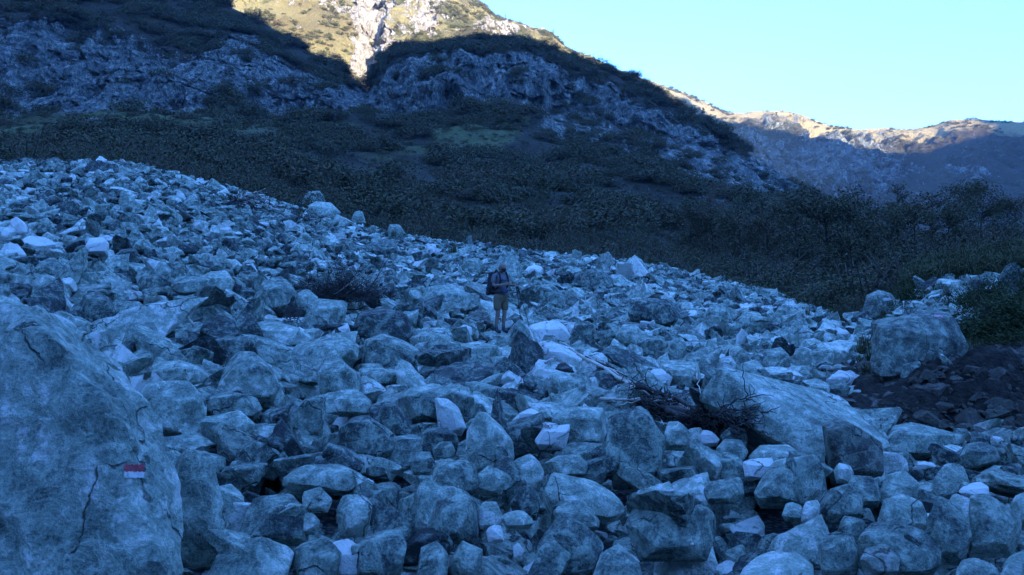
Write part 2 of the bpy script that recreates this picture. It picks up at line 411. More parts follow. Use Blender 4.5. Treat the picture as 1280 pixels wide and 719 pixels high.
# scrubby caps and bands stay green
for b, w in [((-50, -60, 330, 40), .6), ((480, 50, 720, 68), .35), ((560, 55, 640, 75), .2), ((700, 70, 900, 105), .35), ((150, 40, 290, 75), .3), ((270, 90, 320, 130), .2)]:
    rock = rock - w * box(UG, V1, *b)
grass = np.zeros_like(rock)
for b, w in [((-100, 136, 300, 172), .95), ((200, 140, 480, 175), .5), ((530, 140, 660, 190), .7), ((430, 170, 560, 200), .5), ((0, 150, 120, 190), .3), ((560, 255, 660, 285), .4), ((860, 285, 980, 320), .6), ((1150, 250, 1400, 345), .35), ((850, 150, 1000, 240), .15)]:
    grass = grass + w * box(UG, V1, *b)
cm = np.clip(1.4 - np.abs(SG - 4.6) * 1.2, 0, 1) * np.clip(rock * 2 + .2, 0, 1)
slope_amp = np.clip((Y1 - 55) / 60, .12, 1)
dy = -(clif - .7) * 8.0 * cm - ridged(PS / 5 + 2, 4) * 1.2 * cm - (blocks(X1, Z1, Y1, 8, 1) * 3.0 + blocks(X1, Z1, Y1, 3.2, 2) * 1.6) * np.clip(cm * 1.3, 0, 1)
nz = lown * 3.0 * slope_amp * np.clip((SG - 1.2) / 2, 0, 1) + mid * .9 * slope_amp
keep = np.clip(1 - np.abs(SG - 6) * 2.2, 0, 1)            # the skyline edge keeps its surveyed height
nz = nz * (1 - .8 * keep) + keep * (fbm(np.stack([X1 / 6, Y1 / 30, Z1 * 0], -1), 4) * .8)
X1d = X1 + mid * .8 * cm; Y1d = Y1 + dy; Z1d = Z1 + nz
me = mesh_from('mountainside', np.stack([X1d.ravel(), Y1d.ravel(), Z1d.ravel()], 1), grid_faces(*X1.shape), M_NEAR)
fattr(me, 'rock', np.clip(rock, 0, 1.1)); fattr(me, 'grass', np.clip(grass, 0, 1))
link('mountainside', me, kind='structure')

# (blocks() steps the cliffs into ledges and faces)
# the sunlit peak behind
far_cols = [
 (-300,[(400,150),(480,60),(640,-60),(800,-180),(1000,-160)]),
 (200, [(400,150),(480,60),(620,-60),(760,-170),(1000,-140)]),
 (400, [(400,150),(480,70),(600,-10),(740,-90),(1000,-60)]),
 (462, [(400,150),(490,92),(620,0),(740,-60),(1000,-40)]),
 (520, [(400,150),(470,60),(600,5),(730,-30),(1000,-10)]),
 (575, [(400,150),(460,80),(600,25),(720,-6),(1000,20)]),
 (600, [(400,150),(460,80),(600,35),(715,7),(1000,40)]),
 (617, [(400,150),(460,80),(600,40),(710,20),(1000,50)]),
 (640, [(400,150),(460,85),(600,47),(700,29),(1000,60)]),
 (665, [(400,150),(460,90),(600,55),(690,36),(1000,70)]),
 (692, [(400,150),(460,95),(600,65),(680,48),(1000,80)]),
 (710, [(400,150),(460,100),(600,80),(670,64),(1000,95)]),
 (740, [(400,155),(460,110),(600,90),(660,77),(1000,105)]),
 (765, [(400,160),(460,118),(600,96),(650,87),(1000,112)]),
 (800, [(400,170),(460,130),(600,108),(650,99),(1000,125)]),
 (830, [(400,190),(460,150),(600,128),(650,118),(1000,140)]),
 (880, [(400,230),(460,200),(600,175),(650,165),(1000,185)])]
U2 = np.linspace(-280, 880, 620)
X2, Y2, Z2, s2 = key_surface(far_cols, U2, None, [40, 120, 110, 12])
V2 = 360 - (Z2 - EYE) / Y2 * F
UG2 = np.broadcast_to(U2[None, :], X2.shape); SG2 = np.broadcast_to(s2[:, None], X2.shape)
P = np.stack([X2, Y2, Z2], -1)
rock = np.full(X2.shape, .12)
for b, w in [((442, 15, 494, 95), .85), ((395, -10, 480, 30), .45), ((440, 60, 475, 110), .6), ((470, -20, 620, 20), .45), ((520, 15, 560, 40), .4), ((500, 20, 545, 60), .3), ((590, 35, 650, 55), .5), ((540, 40, 560, 60), .35),
             ((300, -40, 420, 10), .3), ((635, 40, 700, 56), .3)]:
    rock = rock + w * box(UG2, V2, *b)
gully = np.exp(-((UG2 - (462 + (95 - V2) * .05)) / 14) ** 2)
rg = ridged(np.stack([X2, Y2 * .6, Z2 * .5], -1) / 42, 6, .55)
nz = fbm(P / 70, 5) * 7 + (rg - .7) * 4 * (1 + rock)
keep = np.clip(1 - np.abs(SG2 - 3) * 3, 0, 1)
nz = nz * (1 - .75 * keep)
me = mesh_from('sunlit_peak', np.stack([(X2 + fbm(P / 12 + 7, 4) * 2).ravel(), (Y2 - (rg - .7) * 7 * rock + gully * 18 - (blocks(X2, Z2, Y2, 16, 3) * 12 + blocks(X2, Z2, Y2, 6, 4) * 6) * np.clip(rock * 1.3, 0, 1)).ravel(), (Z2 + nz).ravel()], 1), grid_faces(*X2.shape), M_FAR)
fattr(me, 'rock', np.clip(rock, 0, 1.1)); fattr(me, 'grass', np.clip(.5 + .4 * box(UG2, V2, 270, 0, 470, 90) + fbm(P / 50 + 3, 3) * .5 - .3 * box(UG2, V2, 600, 30, 720, 80), 0, 1))
link('mountain_peak', me, kind='structure')

# the ridge closing the valley on the right
rd_cols = [
 (700, [(700,330),(900,220),(1100,150),(1300,105),(1700,120)]),
 (780, [(700,330),(900,220),(1100,150),(1300,92),(1700,120)]),
 (805, [(700,330),(900,220),(1100,150),(1280,98),(1700,125)]),
 (830, [(700,330),(900,220),(1100,155),(1280,106),(1700,130)]),
 (880, [(700,330),(900,230),(1100,170),(1270,126),(1700,150)]),
 (905, [(700,330),(900,240),(1100,180),(1270,140),(1700,160)]),
 (930, [(700,330),(900,240),(1100,185),(1270,143),(1700,165)]),
 (965, [(700,330),(900,245),(1100,190),(1280,139),(1700,160)]),
 (990, [(700,330),(900,250),(1100,195),(1290,141),(1700,165)]),
 (1015,[(700,330),(900,255),(1100,200),(1300,149),(1700,170)]),
 (1050,[(700,330),(900,260),(1100,205),(1320,159),(1700,180)]),
 (1075,[(700,330),(900,262),(1100,210),(1330,163),(1700,185)]),
 (1130,[(700,335),(900,270),(1100,215),(1330,163),(1700,185)]),
 (1165,[(700,335),(900,272),(1100,210),(1310,159),(1700,180)]),
 (1190,[(700,335),(900,272),(1080,205),(1290,152),(1700,175)]),
 (1215,[(700,335),(880,265),(1050,200),(1260,149),(1700,172)]),
 (1280,[(700,335),(860,260),(1030,200),(1220,152),(1700,170)]),
 (1400,[(700,335),(840,260),(1000,190),(1180,140),(1700,160)]),
 (1900,[(600,335),(800,230),(950,120),(1100,30),(1700,60)])]
U3 = np.linspace(700, 1880, 600)
X3, Y3, Z3, s3 = key_surface(rd_cols, U3, None, [40, 90, 90, 14])
V3 = 360 - (Z3 - EYE) / Y3 * F
UG3 = np.broadcast_to(U3[None, :], X3.shape); SG3 = np.broadcast_to(s3[:, None], X3.shape)
P = np.stack([X3, Y3, Z3], -1)
rock = np.full(X3.shape, .16)
for b, w in [((900, 170, 1100, 250), .45), ((1000, 190, 1100, 245), .3), ((940, 140, 1010, 165), .45), ((1030, 165, 1150, 188), .4), ((1100, 200, 1160, 240), .25), ((1180, 205, 1240, 235), .35), ((860, 160, 960, 230), .2), ((1060, 160, 1160, 175), .2)]:
    rock = rock + w * box(UG3, V3, *b)
rock = rock - .3 * np.clip((SG3 - 2.4) * 2, 0, 1)
rg = ridged(np.stack([X3, Y3 * .6, Z3 * .5], -1) / 60, 6, .55)
nz = fbm(P / 110, 5) * 9 + (rg - .7) * 7 * (1 + rock)
keep = np.clip(1 - np.abs(SG3 - 3) * 3, 0, 1)
nz = nz * (1 - .7 * keep)
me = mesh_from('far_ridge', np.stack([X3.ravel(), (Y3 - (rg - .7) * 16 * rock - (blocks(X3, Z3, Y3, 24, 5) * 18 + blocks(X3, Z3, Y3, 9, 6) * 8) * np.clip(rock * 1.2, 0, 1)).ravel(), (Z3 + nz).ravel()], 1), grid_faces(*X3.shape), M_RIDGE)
fattr(me, 'rock', np.clip(rock, 0, 1)); fattr(me, 'grass', np.clip(.15 + .5 * np.clip((SG3 - 2.5) * 2, 0, 1) * box(UG3, V3, 700, 80, 1050, 180) + .6 * np.clip((SG3 - 2.4) * 3, 0, 1), 0, 1))
link('mountain_ridge', me, kind='structure')

# the mountain behind the camera whose shade lies over the valley
AX = np.array([math.sin(SUN_AZ), math.cos(SUN_AZ)]); PX = np.array([-AX[1], AX[0]]); TD = 900.0; TE = math.tan(SUN_EL)
def wh(x, y, z):
    a = x * AX[0] + y * AX[1]; return x * PX[0] + y * PX[1], z + (TD - a) * TE
visN = (SG <= 6.3) & (UG > -60) & (UG < 1340) & (V1 > -12)
wN, hN = wh(X1d, Y1d, Z1d); wN = wN[visN]; hN = hN[visN]
wb = np.arange(-1600, 2400, 20.0)
need = np.full(len(wb), -1e9)
ib = np.clip(((wN + 1600) / 20).astype(int), 0, len(wb) - 1)
np.maximum.at(need, ib, hN); np.maximum.at(need, np.clip(ib + 1, 0, len(wb) - 1), hN)
# shade line surveyed on the far ridge
sl = np.array([(800,100),(815,104),(835,122),(850,138),(870,147),(900,152),(930,156),(960,163),(1000,166),(1030,175),(1050,181),(1085,186),(1110,189),(1135,187),(1160,183),(1180,172),(1200,158),(1215,149),(1280,146)], float)
pw, ph = [], []
for u, v in sl:
    j = int(np.argmin(abs(U3 - u))); r = V3[:, j]; k = np.where((r <= v) & (s3 <= 3.0))[0]
    k = k[0] if len(k) else int(np.where(s3 <= 3.0)[0][-1])
    a, b = wh(X3[k, j], Y3[k, j], Z3[k, j] + (12 if u > 1205 else -22)); pw.append(a); ph.append(b)
pw = np.array(pw); ph = np.array(ph); o = np.argsort(pw); pw = pw[o]; ph = ph[o]
ok = need > 0
base = np.interp(wb, wb[ok], need[ok])
prof = np.where(wb < pw[0] - 420, base + 9, 0)
lw = wb[wb < pw[0] - 420][-1]; lh = (base + 9)[wb < pw[0] - 420][-1]
prof = np.where(wb >= pw[0] - 420, np.interp(wb, np.concatenate([[lw], pw]), np.concatenate([[lh], ph])), prof)
print('shade profile', [(int(a), int(b)) for a, b in zip(wb[::10], prof[::10])])
tq = np.concatenate([np.linspace(-620, -20, 40), np.linspace(0, 0, 1), np.linspace(20, 900, 40)])
ww = np.concatenate([wb])
PR = np.zeros((len(tq), len(ww), 3))
for k, q in enumerate(tq):
    f = np.clip(1 - abs(q) / (620 if q < 0 else 900), 0, 1)
    d = TD + q
    zz = prof * f ** 1.15 - 25 * (1 - f)
    nn = fbm(np.stack([ww / 120, np.full_like(ww, q / 120), np.zeros_like(ww)], -1), 5) * 26 * min(1, abs(q) / 150) * f
    PR[k, :, 0] = AX[0] * d + PX[0] * ww; PR[k, :, 1] = AX[1] * d + PX[1] * ww; PR[k, :, 2] = zz + nn + (fbm(np.stack([ww / 25, ww * 0, ww * 0 + 5], -1), 4) * 2.0 if q == 0 else 0)
me = mesh_from('shade_mountain', PR.reshape(-1, 3), grid_faces(len(tq), len(ww)), M_NEAR)
fattr(me, 'rock', np.full(len(me.vertices), .3)); fattr(me, 'grass', np.full(len(me.vertices), .3))
link('mountain_opposite', me, kind='structure')
# unseen valley side, added left and behind to block low sky light
az = np.linspace(math.radians(-46), math.radians(-215), 150); rs = np.concatenate([np.linspace(75, 420, 70), np.linspace(440, 800, 12)])
VS = np.zeros((len(rs), len(az), 3))
for k, q in enumerate(rs):
    f = np.clip((q - 75) / 345, 0, 1) if q <= 420 else 1 - (q - 420) / 500
    xx, yy = np.sin(az) * q, np.cos(az) * q
    rim = 205 + 40 * np.sin(az * 3.1) + 20 * np.sin(az * 7)
    VS[k] = np.stack([xx, yy, -4 + rim * f ** 1.15 + fbm(np.stack([xx / 60, yy / 60, xx * 0 + 4], -1), 5) * 18 * min(1, f * 3)], -1)
me = mesh_from('added_valley_side', VS.reshape(-1, 3), grid_faces(len(rs), len(az)), M_NEAR)
fattr(me, 'rock', np.full(len(me.vertices), .3)); fattr(me, 'grass', np.full(len(me.vertices), .3))
link('added_valley_side', me, kind='structure')
# valley floor sheet out to the mountains all round
vf = []
R = [40, 80, 160, 320, 700, 1500, 3000]; NA = 72
for r in R:
    for a in np.linspace(0, 2 * math.pi, NA):
        vf.append((math.sin(a) * r, math.cos(a) * r, -6 - (0 if r > 60 else 2)))
vf = np.array(vf); me = mesh_from('valley_floor', vf, grid_faces(len(R), NA), M_NEAR)
fattr(me, 'rock', np.full(len(vf), .2)); fattr(me, 'grass', np.full(len(vf), .6))
link('valley_floor', me, kind='structure')
# ================================================================== rocks
def ico(n):
    bm = bmesh.new(); bmesh.ops.create_icosphere(bm, subdivisions=n, radius=1)
    V = np.array([v.co[:] for v in bm.verts]); Fc = np.array([[v.index for v in f.verts] for f in bm.faces]); bm.free()
    return V / np.linalg.norm(V, axis=1)[:, None], Fc
ICO = {n: ico(n) for n in (2, 3, 4, 5, 6)}

def carve(n, planes, ext, p=34.0):
    """rock from half-spaces: planes [(normal, distance)], directions spread over an ellipsoid of half-sizes ext"""
    D, Fc = ICO[n]
    D = D * np.asarray(ext)[None, :]; D = D / np.linalg.norm(D, axis=1)[:, None]
    N = np.array([q[0] for q in planes]); d = np.array([q[1] for q in planes])
    N = N / np.linalg.norm(N, axis=1)[:, None]
    c = np.maximum(D @ N.T, 1e-6) / d[None, :]
    r = 1.0 / (c ** p).sum(1) ** (1 / p)
    return D * r[:, None], Fc

def roughen(V, size, seed, amp=.035, ledge=.0):
    n = V / np.maximum(np.linalg.norm(V, axis=1)[:, None], 1e-9)
    q = V / size
    k = amp * fbm(q * 1.6 + seed, 3) + amp * .55 * ridged(q * 3.6 + seed * 2, 4) + amp * .22 * fbm(q * 13 + seed, 3)
    return V + n * (k * size)[:, None]

def lib_rock(seed, n, kind):
    r = np.random.default_rng(100 + seed)
    ext = {'block': (1, .8, .62), 'slab': (1.1, .85, .34), 'wedge': (1.15, .7, .5), 'chunk': (.95, .9, .8), 'shard': (1.35, .55, .38)}[kind]
    ext = np.array(ext) * r.uniform(.88, 1.12, 3)
    pl = []
    for a in range(3):
        for s in (-1, 1):
            nn = np.zeros(3); nn[a] = s; nn += r.normal(size=3) * .30
            pl.append((nn / np.linalg.norm(nn), ext[a] * r.uniform(.8, 1.0)))
    for k in range(r.integers(2, 5)):
        nn = r.normal(size=3); nn /= np.linalg.norm(nn)
        pl.append((nn, np.linalg.norm(nn * ext) * r.uniform(.72, .98)))
    V, Fc = carve(n, pl, ext, 160)
    if seed % 5 in (1, 3) or seed % 7 == 0:                                  # broken: two blocks grown together
        q = []
        for nn, d in pl:
            m = nn + r.normal(size=3) * .7; m /= np.linalg.norm(m); q.append((m, d * r.uniform(.62, .98)))
        V2, _ = carve(n, q, ext, 90)
        l1 = np.linalg.norm(V, axis=1); l2 = np.minimum(np.linalg.norm(V2, axis=1), 1.16 * l1)
        V = V / l1[:, None] * np.maximum(l1 * .96, l2)[:, None]
    return roughen(V, 1.0, seed * 3.7, .017), Fc
KINDS = ['block', 'slab', 'wedge', 'chunk', 'shard']
NLIB = 28
LIBK = [KINDS[k % 5] for k in range(NLIB)]
LIB4 = []; LIB3 = []
for k in range(NLIB):
    V, Fc = lib_rock(k, 4, LIBK[k]); LIB4.append(mesh_from('rock_shape', V, Fc, ROCK, True, 21))
    V, Fc = lib_rock(k, 3, LIBK[k]); LIB3.append(mesh_from('stone_shape', V, Fc, ROCK, True, 30))

# ---- height raster for stacking
RES = .07; HX0, HX1, HY0, HY1 = -46.0, 34.0, 2.0, 56.0
nxr = int((HX1 - HX0) / RES); nyr = int((HY1 - HY0) / RES)
hx = HX0 + (np.arange(nxr) + .5) * RES; hy = HY0 + (np.arange(nyr) + .5) * RES
_X, _Y = np.meshgrid(hx, hy)
HT = terr(_X, _Y).astype(np.float32); HM = HT - pit(_X, _Y).astype(np.float32)
OCC = np.zeros(HM.shape, np.float32)         # radius of the rock that covers a cell
del _X, _Y
def patch(x, y, rx):
    i0 = max(0, int((x - rx - HX0) / RES)); i1 = min(nxr, int((x + rx - HX0) / RES) + 2)
    j0 = max(0, int((y - rx - HY0) / RES)); j1 = min(nyr, int((y + rx - HY0) / RES) + 2)
    return i0, i1, j0, j1
def stamp(x, y, rx, ry, ang, ztop, h, rad):
    R = max(rx, ry); i0, i1, j0, j1 = patch(x, y, R)
    if i1 <= i0 or j1 <= j0: return
    dx = hx[i0:i1][None, :] - x; dy = hy[j0:j1][:, None] - y
    c, s = math.cos(ang), math.sin(ang)
    a = (dx * c + dy * s) / rx; b = (-dx * s + dy * c) / ry
    d = a * a + b * b; m = d < 1
    z = ztop - h + h * np.sqrt(np.clip(1 - d, 0, 1))
    H = HM[j0:j1, i0:i1]; H[m] = np.maximum(H[m], z[m])
    O = OCC[j0:j1, i0:i1]; mm = d < .82; O[mm] = np.maximum(O[mm], rad)

# ---- boulders surveyed one by one: tone, label, outline (photo pixels)
B = [
 (.60,'huge mottled boulder with a red and white trail mark filling the lower left corner',[(-170,382),(-40,386),(30,396),(78,414),(128,446),(165,487),(190,535),(208,592),(219,645),(214,760),(-170,760)]),
 (1.15,'white quartz stone resting against the shoulder of the huge marked boulder',[(137,463),(160,461),(181,466),(178,478),(165,493),(150,485)]),
 (.62,'rounded light-topped boulder with brown left end beside the huge marked boulder',[(168,500),(170,486),(190,477),(236,476),(250,484),(258,500),(256,522),(230,535),(192,539),(176,528)]),
 (.60,'flat grey boulder directly behind the rounded light-topped one',[(179,470),(200,453),(226,451),(250,458),(262,472),(245,480),(190,480)]),
 (.30,'upright dark square block left of the pyramid boulder',[(261,427),(280,422),(322,420),(320,440),(300,450),(263,453)]),
 (.50,'pyramid-shaped mottled boulder with a sharp peak in the left middle ground',[(268,488),(283,460),(300,438),(316,440),(345,465),(351,485),(338,498),(310,498),(275,492)]),
 (.45,'long low boulder at the foot of the pyramid boulder',[(256,491),(290,490),(322,498),(328,512),(315,521),(270,520),(257,512)]),
 (.52,'big smooth humped boulder right of the dark square block',[(352,455),(370,440),(400,424),(430,420),(448,432),(448,448),(430,455),(395,462),(365,462)]),
 (.48,'wedge boulder with a blunt left nose below the smooth humped boulder',[(394,462),(408,446),(425,449),(451,470),(450,490),(430,494),(400,485)]),
 (.55,'thin flat plate of rock overhanging a black gap near the centre left',[(447,460),(465,458),(500,466),(506,472),(480,481),(452,480)]),
 (.42,'broad triangular boulder with a straight dark underside left of centre',[(448,455),(455,425),(480,417),(505,428),(534,448),(530,457),(490,459)]),
 (.55,'small grey boulder touching the left end of the smooth humped boulder',[(318,437),(330,430),(345,435),(348,450),(338,459),(322,456)]),
 (.45,'blunt boulder standing in the rubble below the wedge boulder',[(371,512),(385,497),(400,493),(408,505),(405,535),(392,540),(374,530)]),
 (.52,'low pale-lichened boulder right of the blunt standing boulder',[(416,502),(430,491),(450,490),(467,505),(465,516),(420,514)]),
 (.28,'dark angular boulder with a raised ridge in the lower left centre',[(422,537),(440,522),(460,519),(497,545),(490,560),(470,571),(440,565),(424,555)]),
 (.78,'pale chalky stone above the small gravel pocket',[(320,540),(328,532),(348,534),(352,550),(340,556),(322,553)]),
 (.55,'flat tilted plate of rock above the gravel pocket left of the pale chalky stone',[(246,529),(270,522),(300,513),(322,530),(310,545),(285,552),(262,541)]),
 (.25,'dark wedge pointing right in the lower centre left',[(400,575),(412,552),(430,562),(455,580),(453,588),(425,585)]),
 (.30,'dark triangular plate leaning against a light-topped boulder',[(470,515),(483,501),(495,505),(512,530),(517,545),(495,544),(475,535)]),
 (.55,'light-topped boulder with pitted right side left of the centre gap',[(497,500),(515,483),(545,479),(563,487),(560,505),(530,522),(505,513)]),
 (.58,'big squared boulder with pale top and dark streaked front at the bottom edge',[(255,735),(263,697),(285,681),(330,670),(358,672),(369,684),(366,708),(352,735)]),
 (.42,'broad boulder with a dark undercut front behind the big squared bottom one',[(296,672),(308,640),(318,618),(345,614),(375,618),(388,640),(391,672),(360,667),(330,670)]),
 (.68,'small pale angular stone resting on top of the undercut boulder',[(377,616),(400,609),(412,618),(416,625),(400,634),(380,636)]),
 (.58,'shield-shaped pale boulder facing the camera in the lower left centre',[(417,622),(440,615),(466,625),(462,648),(448,662),(435,660),(424,640)]),
 (.66,'small rounded pale cobble beside the undercut boulder',[(367,650),(385,641),(402,643),(399,658),(376,664)]),
 (1.05,'cracked white and tan quartz block at the bottom edge left of centre',[(390,697),(400,685),(420,678),(445,671),(459,684),(464,700),(450,716),(420,709),(393,708)]),
 (.45,'large blue-grey boulder right of the cracked white quartz block',[(440,690),(455,676),(470,664),(500,661),(509,680),(502,705),(470,718),(445,712)]),
 (.50,'grey boulder half hidden behind the cracked white quartz block',[(363,692),(385,678),(420,670),(430,690),(420,718),(368,720)]),
 (.52,'long rounded boulder lying over smaller ones below the dark wedge',[(352,602),(380,581),(410,576),(450,584),(457,605),(430,612),(415,604),(385,604)]),
 (.50,'steep slab leaning toward the huge marked boulder above the gravel pocket',[(205,592),(214,560),(235,543),(260,560),(263,600),(285,650),(272,680),(238,674),(225,655),(210,640)]),
 (.42,'big dark blue rounded boulder standing tall near the centre right',[(751,540),(757,522),(770,512),(790,509),(812,516),(826,530),(834,550),(829,583),(812,594),(770,587),(755,570)]),
 (.60,'smooth oval boulder with a dark lower rim above the centre',[(682,478),(690,467),(710,465),(725,476),(728,490),(706,499),(687,489)]),
 (1.20,'small bright white stone at the centre of the field',[(648,516),(660,510),(673,513),(676,521),(668,530),(652,526)]),
 (1.05,'white slab with a scalloped upper edge left of the tall dark blue boulder',[(668,551),(680,535),(713,530),(712,545),(695,557),(672,557)]),
 (.60,'broad grey-green slab roofing a black hollow beside the tall dark blue boulder',[(690,520),(715,508),(758,510),(761,535),(748,552),(715,548),(700,535)]),
 (.98,'long white stone pointing down to the right left of the pink-tipped boulder',[(543,497),(560,499),(575,516),(583,534),(570,537),(555,520)]),
 (.55,'tent-shaped boulder with a pale pink tip and a dark triangular face',[(580,578),(583,540),(591,520),(601,510),(618,525),(640,553),(643,572),(628,583),(602,588)]),
 (.35,'dark squat boulder left of the pink-tipped tent-shaped boulder',[(525,546),(535,535),(560,535),(574,545),(571,562),(545,569),(527,560)]),
 (.45,'square mottled block in the lower centre',[(539,592),(550,573),(575,570),(595,577),(597,610),(570,615),(542,612)]),
 (.55,'knobbly boulder right of the square mottled block',[(597,590),(608,581),(625,582),(640,592),(640,608),(618,615),(598,610)]),
 (.60,'flat rounded boulder above the long polished slab',[(680,580),(695,570),(720,568),(737,580),(733,592),(700,594)]),
 (.58,'grey boulder left of the flat rounded one above the long polished slab',[(637,582),(648,568),(668,567),(681,580),(678,600),(655,606),(640,598)]),
 (.60,'long polished slab with a dark split left end in the lower centre',[(672,605),(685,590),(703,589),(735,600),(765,620),(784,636),(775,644),(750,642),(715,626),(688,634),(675,622)]),
 (.40,'dark-sided boulder left of the long white stone',[(518,508),(530,496),(548,497),(552,512),(540,521),(522,518)]),
 (.50,'low boulder above the square mottled block with a black gap below',[(512,578),(522,565),(538,565),(545,580),(540,592),(518,592)]),
 (.50,'small rounded boulder at the foot of the dark squat one',[(540,562),(552,551),(565,552),(570,564),(560,573),(545,572)]),
 (.42,'large pointed boulder with a black hollow under it in the bottom centre',[(672,684),(690,652),(702,642),(730,655),(753,680),(755,697),(740,713),(700,702),(678,700)]),
 (.58,'triangular grey boulder cut by the bottom edge right of centre',[(738,728),(755,695),(772,680),(788,692),(800,708),(808,730)]),
 (.42,'very large speckled boulder in the lower right centre',[(781,645),(800,628),(830,617),(862,616),(886,630),(901,652),(888,670),(862,683),(820,687),(794,672)]),
 (.55,'pale rounded boulder at the bottom edge below the large shadowed one',[(561,700),(570,680),(590,671),(602,685),(603,706),(585,716)]),
 (.50,'mottled boulder at the bottom edge in the centre left',[(516,722),(522,690),(545,676),(562,690),(560,722)]),
 (.70,'pale boulder wedged between two bigger ones in the bottom centre',[(595,640),(605,627),(622,628),(630,645),(620,656),(600,655)]),
 (.98,'small creamy white sharp stone in the bottom centre',[(607,662),(618,656),(628,658),(631,675),(620,674)]),
 (.66,'flat pale stone right of the small creamy white one',[(627,644),(645,638),(665,641),(667,655),(645,658),(630,656)]),
 (.38,'big shadowed boulder in the lower centre with an undercut left base',[(532,655),(545,632),(578,614),(600,622),(605,650),(590,660),(560,669),(540,664)]),
 (.22,'dark boulder in the gap left of the long polished slab',[(637,630),(648,610),(665,605),(678,615),(675,638),(655,643)]),
 (.52,'moss-speckled boulder behind the large pointed one in the bottom centre',[(690,640),(705,627),(730,625),(749,640),(748,660),(715,660)]),
 (1.05,'tiny white stone low in the bottom centre',[(641,684),(649,677),(655,688),(650,698),(642,696)]),
 (.58,'giant pale slab sloping down to the right in the right half',[(866,475),(885,459),(900,460),(960,490),(1030,517),(1085,543),(1108,556),(1104,566),(1040,576),(985,557),(950,541),(922,519),(880,498)]),
 (.36,'large dark brown rounded boulder at the right end of the giant pale slab',[(1027,529),(1045,521),(1075,534),(1105,555),(1112,575),(1104,592),(1085,597),(1060,590),(1040,571)]),
 (1.15,'bright white square block in front of the giant pale slab',[(928,577),(945,573),(966,573),(972,590),(950,597),(932,597)]),
 (.72,'pale flat stone behind the bright white square block',[(936,572),(950,557),(985,556),(1002,568),(990,582),(960,585)]),
 (.58,'broad fan-shaped pale boulder right of the bright white square block',[(935,612),(955,596),(1000,573),(1035,566),(1042,590),(1025,602),(1005,612),(1000,623),(950,624)]),
 (1.10,'small white pointed stone under the dead branches on the right',[(872,548),(880,537),(890,540),(900,550),(895,555),(876,554)]),
 (.52,'rounded boulder below the right end of the dead branches',[(895,562),(905,549),(925,550),(936,565),(930,575),(905,575)]),
 (.55,'blocky boulder just beyond the lower edge of the giant pale slab tip',[(1050,532),(1055,514),(1075,512),(1094,525),(1098,540),(1075,545)]),
 (.52,'long boulder with a black underside right of the dark brown one',[(1105,552),(1116,533),(1145,528),(1162,540),(1205,545),(1208,556),(1180,567),(1110,568)]),
 (.48,'long low boulder behind the very large speckled one',[(877,612),(890,599),(925,597),(933,612),(915,625),(885,624)]),
 (.52,'small humped boulder right of the tall dark blue boulder base',[(830,575),(840,564),(862,565),(866,578),(850,584),(833,582)]),
 (.55,'round boulder right of the tall dark blue boulder top',[(828,545),(835,528),(852,527),(863,540),(860,556),(838,557)]),
 (.30,'dark angular stone under the branches on the right',[(900,545),(912,534),(932,535),(938,550),(925,557),(905,556)]),
 (.85,'small pale cube stone at the foot of the dark brown boulder',[(1042,588),(1050,578),(1062,579),(1067,592),(1055,600),(1044,597)]),
 (.48,'dark-faced boulder in the rubble below the dark brown boulder',[(1052,608),(1065,594),(1090,596),(1105,612),(1100,626),(1070,628)]),
 (.60,'smooth upright rounded boulder on the right',[(1166,605),(1172,583),(1190,575),(1205,585),(1213,605),(1200,618),(1178,618)]),
 (1.12,'flat white stone lying on the right side',[(1198,614),(1215,606),(1232,602),(1241,610),(1238,620),(1210,621)]),
 (.55,'large pale-topped boulder near the lower right corner',[(1200,625),(1222,614),(1250,624),(1276,650),(1273,672),(1250,683),(1215,680),(1204,652)]),
 (.52,'tall broken boulder left of the large pale-topped one near the lower right corner',[(1156,655),(1172,620),(1195,618),(1212,648),(1214,670),(1196,691),(1165,682)]),
 (.42,'long furrowed boulder across the lower right',[(1066,674),(1085,655),(1120,651),(1155,664),(1179,690),(1175,706),(1150,713),(1125,697),(1100,687)]),
 (.66,'smooth pale brown rounded stone at the bottom right',[(1074,700),(1082,684),(1105,679),(1127,692),(1124,710),(1098,716)]),
 (.42,'steep rounded boulder left of the long furrowed one',[(1022,700),(1028,668),(1045,657),(1065,668),(1077,700),(1060,712),(1030,715)]),
 (.80,'big pale patchy boulder cut by the bottom edge on the right',[(915,735),(935,700),(965,689),(1000,692),(1024,712),(1030,735)]),
 (.58,'light round-faced boulder below the dark-faced one on the right',[(1098,620),(1108,594),(1130,588),(1150,602),(1148,625),(1120,630)]),
 (.48,'grey boulder with a wavy top on the right side below the white cube',[(1028,636),(1042,612),(1065,603),(1080,620),(1078,642),(1050,645)]),
 (.50,'pair-backed low boulder near the right edge behind the flat white stone',[(1200,572),(1208,555),(1225,552),(1245,560),(1251,575),(1230,580)]),
 (.45,'small dark boulder left of the long furrowed one',[(1045,668),(1055,643),(1075,642),(1082,655),(1075,670),(1055,674)]),
 (.48,'jagged grey boulder above the long furrowed one',[(1098,655),(1105,625),(1130,617),(1160,632),(1163,652),(1130,660)]),
 (.60,'small pale stone left of the tiny white wedge in the lower right',[(977,645),(983,629),(998,627),(1006,636),(1003,648)]),
 (.92,'tiny white wedge in the lower right',[(1000,650),(1005,630),(1020,622),(1026,632),(1022,646)]),
 (.60,'rounded boulder cut by the right edge of the picture',[(1260,640),(1268,620),(1290,612),(1310,630),(1300,650),(1272,652)]),
 (.55,'boulder in the lower right corner',[(1245,730),(1255,703),(1280,688),(1310,700),(1310,730)]),
 (.52,'boulder at the bottom edge left of the lower right corner',[(1190,730),(1200,705),(1225,694),(1250,708),(1252,730)]),
